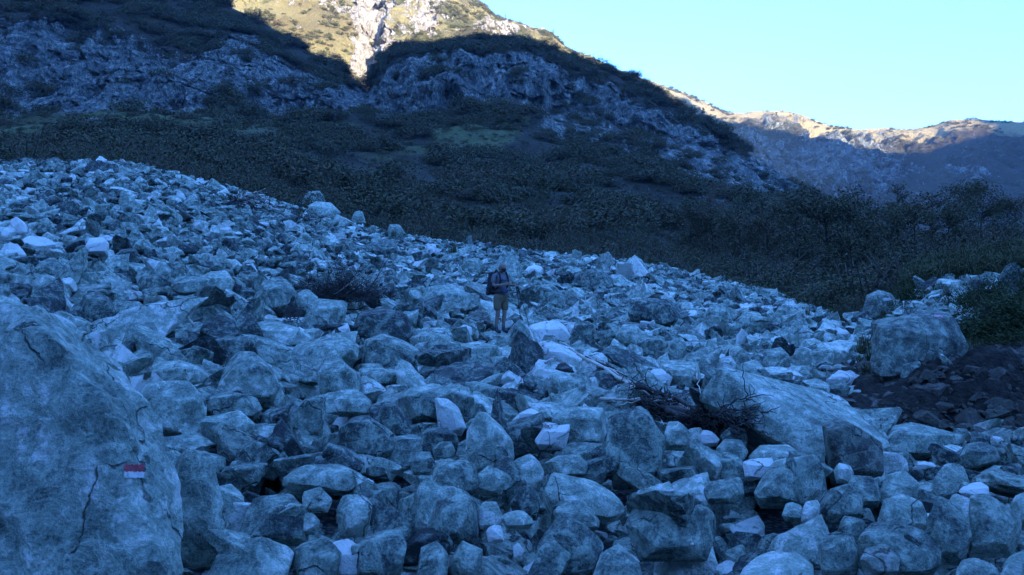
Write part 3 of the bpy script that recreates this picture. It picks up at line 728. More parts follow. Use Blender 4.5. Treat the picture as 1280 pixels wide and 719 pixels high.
 (.28,'long dark flat boulder in the middle distance right of the hiker',[(784,392),(790,377),(810,373),(838,375),(850,384),(848,399),(830,405),(800,400)]),
 (.50,'squat boulder with a dark base right of the long dark flat one',[(880,398),(888,382),(905,379),(918,390),(915,406),(893,410)]),
 (.58,'pale sloping boulder in the right middle distance',[(915,405),(930,390),(952,391),(963,402),(950,411),(925,411)]),
 (1.05,'large white block just right of the hiker',[(660,408),(680,402),(697,401),(706,407),(713,420),(695,429),(670,429)]),
 (.98,'long white slab sloping right below the large white block',[(665,440),(670,428),(685,426),(705,435),(728,449),(735,457),(720,460),(690,450)]),
 (.32,'dark upright boulder right of the large white block',[(712,425),(718,405),(732,400),(745,408),(744,430),(730,437)]),
 (.66,'pale boulder with a flat sloping face right of the dark upright one',[(770,420),(778,406),(795,406),(806,418),(800,430),(782,430)]),
 (.40,'low boulder with black shade beneath in the right middle ground',[(797,430),(808,422),(828,424),(833,436),(820,444),(802,442)]),
 (.58,'rounded grey boulder right of the low shaded one',[(832,440),(840,424),(853,422),(862,436),(855,448),(838,449)]),
 (.48,'wide humped boulder above the upper end of the giant pale slab',[(848,462),(858,443),(878,439),(893,450),(892,467),(865,469)]),
 (.85,'round white boulder at the upper end of the giant pale slab',[(895,458),(902,447),(913,445),(921,455),(916,466),(900,466)]),
 (1.15,'white pointed stone above the dead branches right of centre',[(808,472),(816,462),(827,461),(841,472),(835,480),(814,481)]),
 (1.12,'flat white block in the distance right of the hiker head',[(655,341),(668,331),(678,334),(676,341),(662,344)]),
 (.98,'flat white plate beside the long dark flat boulder',[(848,398),(856,389),(872,388),(872,394),(858,401)]),
 (.35,'dark hump in the distance above the long dark flat boulder',[(722,356),(735,337),(750,336),(768,350),(766,360),(740,361)]),
 (.42,'dark gapped boulder right of the hiker at chest height',[(659,372),(668,358),(690,355),(710,372),(705,381),(675,382)]),
 (.55,'grey slab tip beyond the round white boulder',[(918,478),(926,455),(945,449),(962,468),(955,484),(930,484)]),
 (1.10,'white boulder far left above the dark hollow stone',[(105,310),(112,298),(128,297),(138,306),(132,314),(112,315)]),
 (.25,'dark hollow-looking stone on the left slope',[(142,325),(150,312),(168,311),(179,324),(172,330),(150,331)]),
 (.52,'smooth rounded boulder on the left slope with a light top',[(184,350),(192,330),(205,324),(218,332),(223,350),(205,355)]),
 (.60,'pale flat-topped boulder in the left middle distance',[(247,352),(262,340),(283,338),(296,353),(286,364),(257,362)]),
 (.28,'dark stone left of the long grey bar-shaped boulder',[(170,360),(178,345),(195,342),(212,352),(208,364),(180,366)]),
 (.50,'long grey bar-shaped boulder on the left slope',[(212,362),(216,347),(240,344),(262,350),(260,364),(230,367)]),
 (.55,'big light boulder under the dead bush left of centre',[(379,404),(386,382),(400,371),(425,373),(436,380),(433,396),(418,411),(390,411)]),
 (.58,'pale humped boulder left of the dead bush',[(367,385),(372,366),(385,361),(398,372),(392,390)]),
 (.64,'long smooth pale slab in the left middle ground',[(302,412),(315,402),(345,402),(375,410),(390,421),(388,431),(360,433),(330,426)]),
 (.50,'oval boulder on the left above the huge marked boulder',[(147,392),(155,377),(172,376),(187,388),(180,397),(158,398)]),
 (.46,'broad boulder behind the dead bush roots on the left',[(320,375),(328,352),(350,345),(368,360),(366,380),(345,386)]),
 (.30,'dark weathered stump-like boulder above the huge marked boulder',[(100,400),(106,370),(122,363),(140,375),(150,400),(130,412)]),
 (.62,'light squared boulder high on the left',[(35,372),(38,348),(55,342),(72,348),(86,372),(65,380)]),
 (1.15,'white slanting stone at the far left',[(12,276),(20,271),(35,284),(34,292),(24,290)]),
 (1.05,'white stone peeping over the huge marked boulder',[(106,419),(118,411),(135,410),(134,420),(118,424)]),
 (.62,'pale boulder on the skyline above the left slope',[(384,258),(395,252),(415,254),(426,266),(410,272),(392,270)]),
 (.40,'dark pointed boulder on the skyline left of centre',[(376,256),(386,240),(400,239),(408,250),(395,258)]),
 (.26,'big dark flat boulder under the right end of the dead bush',[(437,408),(448,390),(480,384),(510,394),(519,410),(506,427),(472,422),(440,418)]),
 (.55,'flat grey boulder with a black gap beneath left of the hiker feet',[(511,424),(528,410),(560,410),(570,425),(548,438),(515,435)]),
 (.58,'broad pale green slab in the distance left of the hiker',[(527,380),(540,358),(570,355),(590,372),(585,386),(545,388)]),
 (.58,'low flat-topped boulder in front of the hiker feet',[(558,445),(570,431),(600,427),(622,433),(628,444),(600,450),(570,450)]),
 (.45,'triangular boulder rising in front of the hiker shins',[(636,428),(641,407),(650,399),(661,413),(669,431),(660,442),(641,441)]),
 (.60,'round-topped boulder that the hiker stands on',[(597,424),(604,415),(618,413),(640,413),(648,420),(642,432),(604,433)]),
 (1.15,'small white stone left of the hiker feet',[(574,410),(580,406),(591,410),(589,419),(580,420)]),
 (1.10,'white triangular stone below the dead bush boulder',[(410,420),(420,410),(434,404),(438,412),(428,422)]),
 (.35,'thin slab in the distance behind the hiker',[(604,326),(612,317),(640,318),(648,323),(640,328)]),
 (.45,'grey boulder in the distance left of the hiker head',[(571,338),(580,324),(598,323),(606,334),(596,341)]),
 (.50,'grey standing stone on the skyline above the dead bush',[(438,280),(444,265),(452,263),(458,280)]),
 (.45,'round boulder on the skyline right of the standing stone',[(482,294),(488,281),(500,281),(507,292),(495,298)]),
 (1.05,'white round stone near the skyline in the middle distance',[(532,314),(536,305),(544,305),(547,315),(540,321)]),
 (.45,'round boulder with a white dash beyond the rubble on the right',[(1078,388),(1083,370),(1098,363),(1115,366),(1123,380),(1118,395),(1098,400),(1084,397)]),
 (.40,'massive weathered boulder with a dark front and faded pink dash on the right bank',[(1089,462),(1091,425),(1094,404),(1120,393),(1150,390),(1168,387),(1190,394),(1203,410),(1210,426),(1200,446),(1170,462),(1130,472),(1096,472)]),
 (.58,'pale flat boulder in the rubble left of the massive weathered one',[(1002,452),(1010,436),(1028,431),(1043,443),(1040,458),(1015,459)]),
 (.60,'small pale boulder at the rim of the dark earth bank',[(976,474),(985,460),(1005,458),(1015,470),(1008,480),(985,481)]),
 (.58,'low rounded boulder above the giant pale slab edge',[(988,492),(998,478),(1020,473),(1038,482),(1036,497),(1010,501)]),
 (.62,'pale boulder perched on the lip of the dark earth bank',[(1044,497),(1052,484),(1070,482),(1082,492),(1076,500),(1056,502)]),
 (.52,'blocky boulder left of the dark earth bank',[(952,455),(958,438),(975,434),(989,446),(985,460),(962,462)]),
 (.42,'dark-based boulder at the foot of the massive weathered one',[(1124,468),(1130,456),(1148,452),(1157,462),(1150,474),(1130,476)]),
 (.50,'boulder on the skyline at the right end of the rubble',[(966,396),(973,384),(988,381),(999,390),(992,400)]),
]
QUAD = {}
LAND = []          # landmarks for naming the rest
brng = np.random.default_rng(21)
def boulder_from(outline, tone, label, idx):
    O = np.array(outline, float)
    if idx and len(O) > 5:                                                   # broken stone has few, straight edges
        for _k in range(len(O) - 5):
            ar = [abs(np.cross(O[a] - O[a - 1], O[(a + 1) % len(O)] - O[a])) for a in range(len(O))]
            a = int(np.argmin(ar))
            if ar[a] < .05 * np.ptp(O[:, 0]) * np.ptp(O[:, 1]): O = np.delete(O, a, 0)
    us, vs = O[:, 0], O[:, 1]
    W_, H_ = us.max() - us.min(), vs.max() - vs.min()
    cu = (us.min() + us.max()) / 2
    vb = vs.max() - .06 * H_
    big = idx == 0
    x0, y0 = hit(cu, min(vb, 760)) if not big else (None, 3.45)
    if 'that the hiker' in label: y0 = 19.2
    wm = W_ / F * y0; hm = H_ / F * y0
    D = min(wm, 1.6 * hm + .35 * wm) * .85
    r = brng
    hh = (vs.max() - vs) / H_
    flat = 'giant pale slab' in label and 'large dark' not in label and label.startswith('giant')
    tp = 1.0 if flat else (.60 if tone > .45 else .80)
    if big: tp = .84
    elif 'massive' in label: tp = .66
    elif vs.max() > 600 and not flat: tp = .46 if tone > .45 else .66
    pts = []
    for (u, v), h in zip(O, hh):
        pts.append(W(u + r.normal() * .018 * W_ * (not big), v, y0 + D * (.18 + .55 * h + (0 if flat or big else r.uniform(-.2, .2)))))                        # the outline itself
    cen = np.array([cu, (vs.min() + vs.max()) / 2])
    def row(h):
        """left and right limit of the outline at height h"""
        v = vs.max() - h * H_; xs = []
        for a in range(len(O)):
            (x1, y1), (x2, y2) = O[a], O[(a + 1) % len(O)]
            if (y1 - v) * (y2 - v) <= 0 and y1 != y2: xs.append(x1 + (x2 - x1) * (v - y1) / (y2 - y1))
        return (min(xs), max(xs)) if xs else (us.min(), us.max())
    l, rr_ = row(tp)
    arr = r.uniform(.05, .42) if not flat and not big else 0; fm = r.uniform(.3, .7)
    tilt = r.uniform(-.22, .22); yaw = r.uniform(-.22, .22) if not flat else 0
    for f in (.12, r.uniform(.35, .65), .88):                                # the edge between top and front, turned to the viewer
        h2 = tp + tilt * (f - .5); pts.append(W(l + (rr_ - l) * f, vs.max() - h2 * H_, y0 + D * ((.5 * h2 if flat else .02 + (.28 if vs.max() > 600 else .12) * h2) + yaw * (f - .5) + arr * abs(f - fm))))
    l, rr_ = row(.08)
    for f in (.06, r.uniform(.35, .65), .94): pts.append(W(l + (rr_ - l) * f, vs.max() - .04 * H_, y0 + D * (.0 + yaw * (f - .5) + arr * abs(f - fm))))
    for f, h in ((.2, .8), (.75, .7), (.15, .15), (.85, .2)): pts.append(W(us.min() + W_ * f, vs.max() - h * H_, y0 + D * r.uniform(.85, 1.1)))   # the far side
    for f in ((.15, .5, .85) if not flat else (.6, .85)):                                                 # below ground
        pts.append(W(us.min() + W_ * f, vs.max() + .22 * H_, y0 + D * .4)); pts.append(W(us.min() + W_ * f, vs.max() + .12 * H_, y0 + D * .9))
    pts = np.array(pts); c = pts.mean(0)
    Q = pts - c
    bm = bmesh.new()
    for q in Q: bm.verts.new(q)
    bmesh.ops.convex_hull(bm, input=bm.verts[:])
    pl = []
    for f in bm.faces:
        n = f.normal; d = n.dot(f.verts[0].co)
        if d < 0: n, d = -n, -d
        if f.calc_area() > 1e-7: pl.append((np.array(n[:]), max(d, .01)))
    bm.free()
    out = []
    for n, d in pl:
        for k, (m, e) in enumerate(out):
            if n @ m > .997: out[k] = (m, min(d, e)); break
        else: out.append((n, d))
    ext = (Q.max(0) - Q.min(0)) / 2
    for k in range(3 if vs.max() < 600 else 5):                                                      # chipped corners
        n = r.normal(size=3); n[2] = abs(n[2]) * .8; n /= np.linalg.norm(n); out.append((n, float((Q @ n).max()) * r.uniform(*((.84, .95) if vs.max() < 600 or big else (.70, .90)))))
    area = W_ * H_
    lev = 6 if big else (5 if area > 380 else 4)
    V, Fc = carve(lev, out, ext, 150)
    size = (ext.prod()) ** (1 / 3)
    rgh = (4.2 if 'massive' in label else 2.6) if ('massive' in label or 'marked' in label and big) else (.5 if flat else 1.0)
    V = roughen(V, size, idx * 1.9, .012 * rgh)
    if big:
        V = V + (V / np.linalg.norm(V, axis=1)[:, None]) * (ridged(V * 2.1, 6, .6) * .035 + fbm(V * 9, 5) * .02)[:, None]
    me = mesh_from('boulder', V, Fc, ROCK_BIG if area > 2500 else ROCK, True, 21)
    o = link('boulder', me, tone=float(min(tone, 1.13)), warm=.0, label=label, category='boulder', group='boulders of the debris field')
    o.location = c
    bx, by = c[0], c[1]
    top = (Q[:, 2] + c[2]).max()
    g = float(terr(bx, by)); h = max(top - g, .1)
    stamp(bx, by, ext[0] * .97, ext[1] * .92, 0, top - .12 * h, h * .85, float(max(ext[0], ext[1])) * 1.5)
    LAND.append((cu, cen[1], label, W_))
    return o, y0, c
GUARD = np.zeros((760, 1420), np.float32)      # how near the surveyed boulders stand, seen from the photographer's place
def in_poly(O, U, V):
    c = np.zeros(U.shape, bool); n = len(O)
    for a in range(n):
        (x1, y1), (x2, y2) = O[a], O[(a + 1) % n]
        if y1 == y2: continue
        k = ((y1 > V) != (y2 > V)) & (U < (x2 - x1) * (V - y1) / (y2 - y1) + x1)
        c ^= k
    return c
BOULD = []
for i, (tone, lab, ol) in enumerate(B):
    BOULD.append(boulder_from(ol, tone, lab, i))
    O = np.array(ol, float); a0, a1 = max(-60, int(O[:, 0].min())), min(1350, int(O[:, 0].max()) + 1); b0, b1 = max(0, int(O[:, 1].min())), min(750, int(O[:, 1].max()) + 1)
    if a1 > a0 and b1 > b0:
        UU, VV = np.meshgrid(np.arange(a0, a1), np.arange(b0, b1)); cc = O.mean(0); m = in_poly(cc + (O - cc) * .96, UU, VV)
        g = GUARD[b0:b1, a0 + 60:a1 + 60]; g[m] = np.maximum(g[m], BOULD[-1][1] + .25 * (O[:, 0].max() - O[:, 0].min()) / F * BOULD[-1][1])
GUARD[322:414, 604 + 60:652 + 60] = 20.6
def blocked(x, y, z, r, fl):
    for dx, dz in ((0, 0), (0, .75 * fl), (-.55, .1), (.55, .1)):
        u = int(640 + F * (x + dx * r) / y) + 60; v = int(360 - F * (z + dz * r - EYE) / y)
        if 0 <= u < 1420 and 0 <= v < 760 and y < GUARD[v, u]: return True
    return False
def bfind(s): return next(q for q in BOULD if s in q[0]['label'])
bfind('dark brown rounded')[0]['warm'] = .4
bfind('massive weathered')[0]['warm'] = .18
bfind('pale brown')[0]['warm'] = .4
bfind('white dash')[0]['warm'] = .2

# ---- the rest of the debris, dropped large to small on a height raster
rocks = []           # x, y, z, radius, shape, rot, scale(3), tone
prng = np.random.default_rng(5)
CL = [.95, .72, .55, .42, .32, .24, .18, .135, .10, .075, .056]
for ci, R0 in enumerate(CL):
    ymax = min(51.5, R0 / .0021)
    A = .80 * ymax ** 2
    n = int(A / (math.pi * R0 * R0) * [.16, .26, .42, .62, .9, 1.25, 1.5, 1.7, 1.9, 2.1, 2.2][ci])
    n = min(n, 60000)
    t = prng.uniform(-.80, .80, n); y = np.sqrt(prng.uniform(0, 1, n)) * ymax
    x = t * y
    ok = (y > 3.3) & (y < YC(t) + .4) & (R0 < .034 * y)
    # right side: banks and ditch carry few stones
    right = (t > .41) & (y > 11.6)
    ok &= ~(right & (y < 16.5) & (t > .42) & (prng.uniform(size=n) < .975))
    ok &= ~((t > .44) & (y > 10.3) & (y < 16.5) & (prng.uniform(size=n) < .9))
    ok &= ~(right & (y >= 16.5) & ((prng.uniform(size=n) < .72) | (R0 > .45)))
    # finer rubble on the upper left
    fine = np.clip((.02 - t) / .3, 0, 1) * np.clip((y - 13) / 6, 0, 1)
    ok &= ~((R0 > .38) & (prng.uniform(size=n) < fine * .93)) & ~((R0 > .2) & (R0 <= .38) & (prng.uniform(size=n) < fine * .88)) & ~((R0 > .13) & (R0 <= .2) & (prng.uniform(size=n) < fine * .4))
    far = np.clip((y - 12) / 6, 0, 1)
    ok &= ~((R0 > .4) & (prng.uniform(size=n) < far * .95)) & ~((R0 > .21) & (R0 <= .4) & (prng.uniform(size=n) < .25 + far * .5))
    ok &= ~((R0 > .1) & (y < 10) & (prng.uniform(size=n) < .45))
    x, y, t = x[ok], y[ok], t[ok]
    rr = R0 * prng.uniform(.8, 1.25, len(x))
    sh = prng.integers(0, NLIB, len(x)); yaw = prng.uniform(0, 6.283, len(x))
    til = prng.normal(0, .24, (len(x), 2)) + (prng.uniform(size=(len(x), 1)) < .16) * prng.normal(0, .6, (len(x), 2))
    sc = prng.uniform(.8, 1.2, (len(x), 3)); uu = prng.uniform(size=len(x)); tn = np.clip(prng.normal(.49, .22, len(x)) + (prng.uniform(size=len(x)) < .05) * .25 - .05 * np.clip((y - 20) / 20, 0, 1), .05, .98); wv = prng.uniform(size=len(x))
    for k in range(len(x)):
        X_, Y_, r_ = x[k], y[k], rr[k]
        i = int((X_ - HX0) / RES); j = int((Y_ - HY0) / RES)
        if i < 0 or j < 0 or i >= nxr or j >= nyr: continue
        w = max(1, int(r_ * .6 / RES))
        o = OCC[max(0, j - w):j + w + 1, max(0, i - w):i + w + 1]
        cov = float((o > r_ * .55).mean())
        if o[o.shape[0] // 2, o.shape[1] // 2] > r_ * .55 and uu[k] > .10: continue
        if cov > .42 and uu[k] > .06: continue
        hpat = HM[max(0, j - w):j + w + 1, max(0, i - w):i + w + 1]
        if OCC[j, i] > r_ * 4 and uu[k] > .012: continue
        base = float(np.percentile(hpat, 45 if r_ > .17 else 12)) if hpat.size > 1 else float(hpat[0, 0])
        kd = LIBK[sh[k]]; fl = {'block': .62, 'slab': .34, 'wedge': .5, 'chunk': .8, 'shard': .38}[kd] * sc[k, 2]
        zc = base + fl * r_ * prng.uniform(.05, .6)
        if r_ > .2: zc = max(zc, HT[j, i] - .12)
        zc = min(zc, HT[j, i] + .12 + .45 * fl * r_ + .16 * uu[k])
        if blocked(X_, Y_, zc, r_, fl): continue
        white = wv[k] < .012
        rocks.append((X_, Y_, zc, r_, sh[k], til[k, 0], til[k, 1], yaw[k], r_ * sc[k, 0], r_ * sc[k, 1], r_ * sc[k, 2], 1.0 if white else tn[k]))
        stamp(X_, Y_, r_ * .95 * sc[k, 0], r_ * .78 * sc[k, 1], yaw[k], zc + fl * r_ * .92, fl * r_ * 1.2, r_)
for k in range(2600):
    t_ = prng.uniform(.40, .78); y_ = prng.uniform(11.2, 15.5); X_ = t_ * y_; r_ = prng.uniform(.02, .045) + .12 * prng.uniform() ** 6
    j = int((y_ - HY0) / RES); i = int((X_ - HX0) / RES); zc = HT[j, i] + .02
    rocks.append((X_, y_, zc, r_, prng.integers(0, NLIB), prng.normal() * .3, prng.normal() * .3, prng.uniform(0, 6.2), r_, r_, r_, prng.uniform(.0, .34)))
rocks = np.array(rocks)
_u = 640 + F * rocks[:, 0] / rocks[:, 1]; _v = 360 - F * (rocks[:, 2] - EYE) / rocks[:, 1]
rocks[(abs(_u - 646) < 16) & (abs(_v - 338) < 16), 11] = .52
print('rocks', len(rocks))
# ---- the largest of them become boulders of their own, the rest one object of loose stones
ru = 640 + F * rocks[:, 0] / rocks[:, 1]; rv = 360 - F * (rocks[:, 2] - EYE) / rocks[:, 1]
inview = (ru > -5) & (ru < 1285) & (rv > 150) & (rv < 722)
px = rocks[:, 3] / rocks[:, 1] * inview
NIND = 285 - len(B)
order = np.argsort(-px); ind = order[:NIND]; rest = order[NIND:]
short = [('huge marked boulder', 0)]
def short_name(lab):
    """first words of a landmark's label, up to its noun"""
    for cut in (' with ', ' in ', ' left ', ' right ', ' at ', ' above ', ' below ', ' beside ', ' behind ', ' directly ', ' resting ', ' overhanging ', ' standing ', ' leaning ', ' touching ',
                ' pointing ', ' lying ', ' half ', ' roofing ', ' facing ', ' cut ', ' wedged ', ' sloping ', ' under ', ' on ', ' just ', ' beyond ', ' across ', ' near ', ' high ', ' peeping ', ' rising ', ' that ', ' perched ', ' filling ', ' low ', ' to '):
        i = lab.find(cut)
        if i > 0: lab = lab[:i]
    return lab
cand = []
seen_short = {}
for u, v, lab, w in LAND: seen_short[short_name(lab)] = seen_short.get(short_name(lab), 0) + 1
for u, v, lab, w in LAND:
    s = short_name(lab)
    if seen_short[s] == 1 and len(s.split()) <= 6 and w > 18: cand.append((u, v, s, w))
cand += [(625, 370, 'hiker', 30), (425, 352, 'dead bush', 60), (820, 500, 'dead branches', 60), (318, 247, 'driftwood heap', 50)]
used = set()
def rel(du, dv):
    a = math.degrees(math.atan2(-dv, du)) % 360
    return ['right of', 'behind and right of', 'behind', 'behind and left of', 'left of', 'in front and left of', 'in front of', 'in front and right of'][int((a + 22.5) // 45) % 8]
def describe(u, v, size, tone, kind, flat):
    sz = 'large' if size > 26 else ('mid-sized' if size > 17 else 'small')
    tn = 'white' if tone > .99 else ('pale grey' if tone > .66 else ('light grey' if tone > .56 else ('blue-grey' if tone > .45 else ('dark grey' if tone > .33 else 'nearly black'))))
    kd = {'block': 'blocky', 'slab': 'flat', 'wedge': 'wedge-shaped', 'chunk': 'chunky', 'shard': 'elongated'}[kind]
    near = sorted(cand, key=lambda c: (c[0] - u) ** 2 + (1.7 * (c[1] - v)) ** 2)
    for far in ('just ', ''):
        for c in near[:5]:
            s = f"{sz} {tn} {kd} boulder {far}{rel(u - c[0], v - c[1])} the {c[2]}"
            if s not in used and len(s.split()) <= 16:
                used.add(s); return s
    s = f"{sz} {tn} {kd} boulder between the {near[0][2]} and the {near[1][2]}"
    used.add(s); return s
for k in ind:
    q = rocks[k]
    o = link('boulder', LIB4[int(q[4])], tone=float(q[11]), warm=0.0, category='boulder', group='boulders of the debris field',
             label=describe(ru[k], rv[k], q[3] / q[1] * F, q[11], LIBK[int(q[4])], 0))
    o.location = q[:3]; o.rotation_euler = (q[5], q[6], q[7]); o.scale = q[8:11]

def scatter(name, protos, pts, rot, scl, idx, attrs, mat=None, **props):
    """one object of kind stuff: points that carry rotation, scale and shape index"""
    me = bpy.data.meshes.new(name); me.vertices.add(len(pts)); me.vertices.foreach_set('co', np.asarray(pts, np.float32).ravel())
    a = me.attributes.new('rot', 'FLOAT_VECTOR', 'POINT'); a.data.foreach_set('vector', np.asarray(rot, np.float32).ravel())
    a = me.attributes.new('scl', 'FLOAT_VECTOR', 'POINT'); a.data.foreach_set('vector', np.asarray(scl, np.float32).ravel())
    a = me.attributes.new('idx', 'INT', 'POINT'); a.data.foreach_set('value', np.asarray(idx, np.int32).ravel())
    for k, v in attrs.items(): fattr(me, k, v)
    me.update()
    c = bpy.data.collections.new(name + '_shapes')
    for k, pm in enumerate(protos):
        po = bpy.data.objects.new(f'{name}_shape_{k:03d}', pm); c.objects.link(po)
    g = bpy.data.node_groups.new(name + '_scatter', 'GeometryNodeTree')
    g.interface.new_socket('Geometry', in_out='INPUT', socket_type='NodeSocketGeometry'); g.interface.new_socket('Geometry', in_out='OUTPUT', socket_type='NodeSocketGeometry')
    gi = g.nodes.new('NodeGroupInput'); go = g.nodes.new('NodeGroupOutput')
    ci = g.nodes.new('GeometryNodeCollectionInfo'); ci.inputs['Collection'].default_value = c; ci.inputs['Separate Children'].default_value = True; ci.inputs['Reset Children'].default_value = True
    ip = g.nodes.new('GeometryNodeInstanceOnPoints'); ip.inputs['Pick Instance'].default_value = True
    def at(n, ty):
        x = g.nodes.new('GeometryNodeInputNamedAttribute'); x.data_type = ty; x.inputs['Name'].default_value = n
        return [q for q in x.outputs if q.enabled and q.name == 'Attribute'][0]
    g.links.new(gi.outputs[0], ip.inputs['Points']); g.links.new(ci.outputs[0], ip.inputs['Instance'])
    g.links.new(at('idx', 'INT'), ip.inputs['Instance Index'])
    er = g.nodes.new('FunctionNodeEulerToRotation'); g.links.new(at('rot', 'FLOAT_VECTOR'), er.inputs[0]); g.links.new(er.outputs[0], ip.inputs['Rotation'])
    g.links.new(at('scl', 'FLOAT_VECTOR'), ip.inputs['Scale']); g.links.new(ip.outputs[0], go.inputs[0])
    o = link(name, me, kind='stuff', **props)
    m = o.modifiers.new('scatter', 'NODES'); m.node_group = g
    return o
q = rocks[rest]; hi = px[rest] * F > 7
for nm, lib, m, lab in (('rubble', LIB4, hi, 'grey angular rubble filling the gaps between the larger boulders'), ('scree', LIB3, ~hi, 'fine grey scree covering the debris slope up to its crest')):
    s = q[m]
    scatter(nm, lib, s[:, :3], s[:, 5:8], s[:, 8:11], s[:, 4], {'tone': s[:, 11], 'warm': np.where((s[:, 0] / s[:, 1] > .40) & (s[:, 1] > 11.2) & (s[:, 1] < 15.6) & (s[:, 11] < .36), .8, np.clip((np.sin(s[:, 7] * 91) - .9) * 4, 0, .3))}, label=lab, category='stones')
# ================================================================== vegetation
def leafcloud(r, clumps, per, leaf, spread, dome=True, aspect=1.6):
    """leaf-sized quads gathered in clumps through a crown of unit radius"""
    V = []
    for c in range(clumps):
        d = r.normal(size=3); d /= np.linalg.norm(d)
        if dome: d[2] = abs(d[2])
        cc = d * r.uniform(.35, .95) * np.array([1, 1, .95])
        n = int(per * r.uniform(.6, 1.4))
        p = cc + r.normal(size=(n, 3)) * spread * np.array([1, 1, .75])
        a = r.normal(size=(n, 3)); a /= np.linalg.norm(a, axis=1)[:, None]
        b = np.cross(a, r.normal(size=(n, 3))); b /= np.linalg.norm(b, axis=1)[:, None]
        s = leaf * r.uniform(.6, 1.4, n)[:, None]
        V.append(np.stack([p - a * s * aspect, p + b * s * .6, p + a * s * aspect, p - b * s * .6], 1))
    V = np.concatenate(V).reshape(-1, 3); return V, np.arange(len(V)).reshape(-1, 4)

def tube_arrays(path, rad, n=6):
    path = np.asarray(path, float); V = []; m = len(path)
    rad = np.broadcast_to(np.asarray(rad, float), (m,)) if np.ndim(rad) else np.full(m, rad)
    for k in range(m):
        t = path[min(k + 1, m - 1)] - path[max(k - 1, 0)]; t = t / (np.linalg.norm(t) + 1e-9)
        a = np.cross(t, [.3, .2, 1.0] if abs(t[2]) < .9 else [1.0, .1, 0]); a /= np.linalg.norm(a); b = np.cross(t, a)
        th = np.arange(n) / n * 2 * math.pi
        V.append(path[k] + rad[k] * (np.cos(th)[:, None] * a + np.sin(th)[:, None] * b))
    V = np.concatenate(V); Fc = []
    for k in range(m - 1):
        for i in range(n): Fc.append((k * n + i, k * n + (i + 1) % n, (k + 1) * n + (i + 1) % n, (k + 1) * n + i))
    # caps
    c0 = len(V); V = np.vstack([V, path[0], path[-1]])
    for i in range(n):
        Fc.append((c0, (i + 1) % n, i, i)); Fc.append((c0 + 1, (m - 1) * n + i, (m - 1) * n + (i + 1) % n, (m - 1) * n + (i + 1) % n))
    return V, np.array(Fc)
def clean_mesh(name, parts, mat, smooth=True):
    """parts [(V, F4)] joined; degenerate quads become triangles"""
    verts, faces, o = [], [], 0
    for V, Fc in parts:
        verts += [tuple(v) for v in V]
        for f in Fc:
            g = []
            for i in f:
                if int(i) + o not in g: g.append(int(i) + o)
            if len(g) > 2: faces.append(g)
        o += len(V)
    me = bpy.data.meshes.new(name); me.from_pydata(verts, [], faces)
    me.polygons.foreach_set('use_smooth', np.full(len(me.polygons), smooth, bool)); me.materials.append(mat); me.update(); return me

def mat_leaf(name, lo, hi, dead):
    t = NT(name); p = t.n('ShaderNodeNewGeometry').outputs['Position']
    rnd = t.n('ShaderNodeObjectInfo').outputs['Random']
    n = t.noise(p, .9, 3); n2 = t.noise(p, 14, 2)
    c = t.mix(t.mrange(n2, .3, .7), lo, hi)
    c = t.mix(t.math('MULTIPLY', t.mrange(n, .5, .7), .6), c, dead)
    c = t.mix(t.math('MULTIPLY', t.mrange(rnd, .72, 1), .55), c, dead)
    b = t.bsdf(c, .75, None, .15)
    return t.m
LEAF = mat_leaf('alder_leaves', (.042, .047, .032), (.12, .118, .065), (.14, .10, .07))
LEAFB = mat_leaf('bush_leaves', (.02, .035, .014), (.055, .075, .028), (.08, .065, .03))
LEAFS = mat_leaf('sunlit_scrub', (.035, .045, .02), (.085, .09, .04), (.12, .085, .045))
BARK = simple('bark', (.06, .05, .042), .9, .4, 20)
GRASS = mat_leaf('long_grass', (.035, .045, .02), (.10, .105, .05), (.13, .11, .06))

r_ = np.random.default_rng(31)
def shrub_proto(seed, clumps=42, per=110, leaf=.022):
    r = np.random.default_rng(seed)
    V, Fc = leafcloud(r, clumps, per, leaf, .15)
    V[:, 2] = np.maximum(V[:, 2] * 1.0, .02)
    fol = mesh_from('shrub_foliage', V, Fc, LEAF, False)
    tb = []
    for k in range(7):
        a = r.uniform(0, 6.28); e = np.array([math.cos(a) * r.uniform(.3, .8), math.sin(a) * r.uniform(.3, .8), r.uniform(.7, 1.08)])
        pth = [np.zeros(3), e * .45 + r.normal(size=3) * .06, e]
        tb.append(tube_arrays(pth, [.03, .02, .006], 5))
    return fol, clean_mesh('shrub_stems', tb, BARK)
SHR = [shrub_proto(200 + k) for k in range(6)]
SMALL = []
for k in range(5):
    r = np.random.default_rng(300 + k); V, Fc = leafcloud(r, 18, 60, .042, .19); V[:, 2] = np.maximum(V[:, 2], 0)
    SMALL.append(mesh_from('scrub_clump', V, Fc, LEAF, False))
SMALLS = []
for k in range(4):
    r = np.random.default_rng(320 + k); V, Fc = leafcloud(r, 12, 26, .085, .2); V[:, 2] = np.maximum(V[:, 2], 0)
    SMALLS.append(mesh_from('scrub_clump', V, Fc, LEAFS, False))

def surf(u, y):
    """height of the mountainside under column u at distance y"""
    j = int(np.clip(np.argmin(abs(U1 - u)), 0, len(U1) - 1))
    k = s1 < 6.01
    return float(np.interp(y, Y1[k, j], Z1d[k, j]))

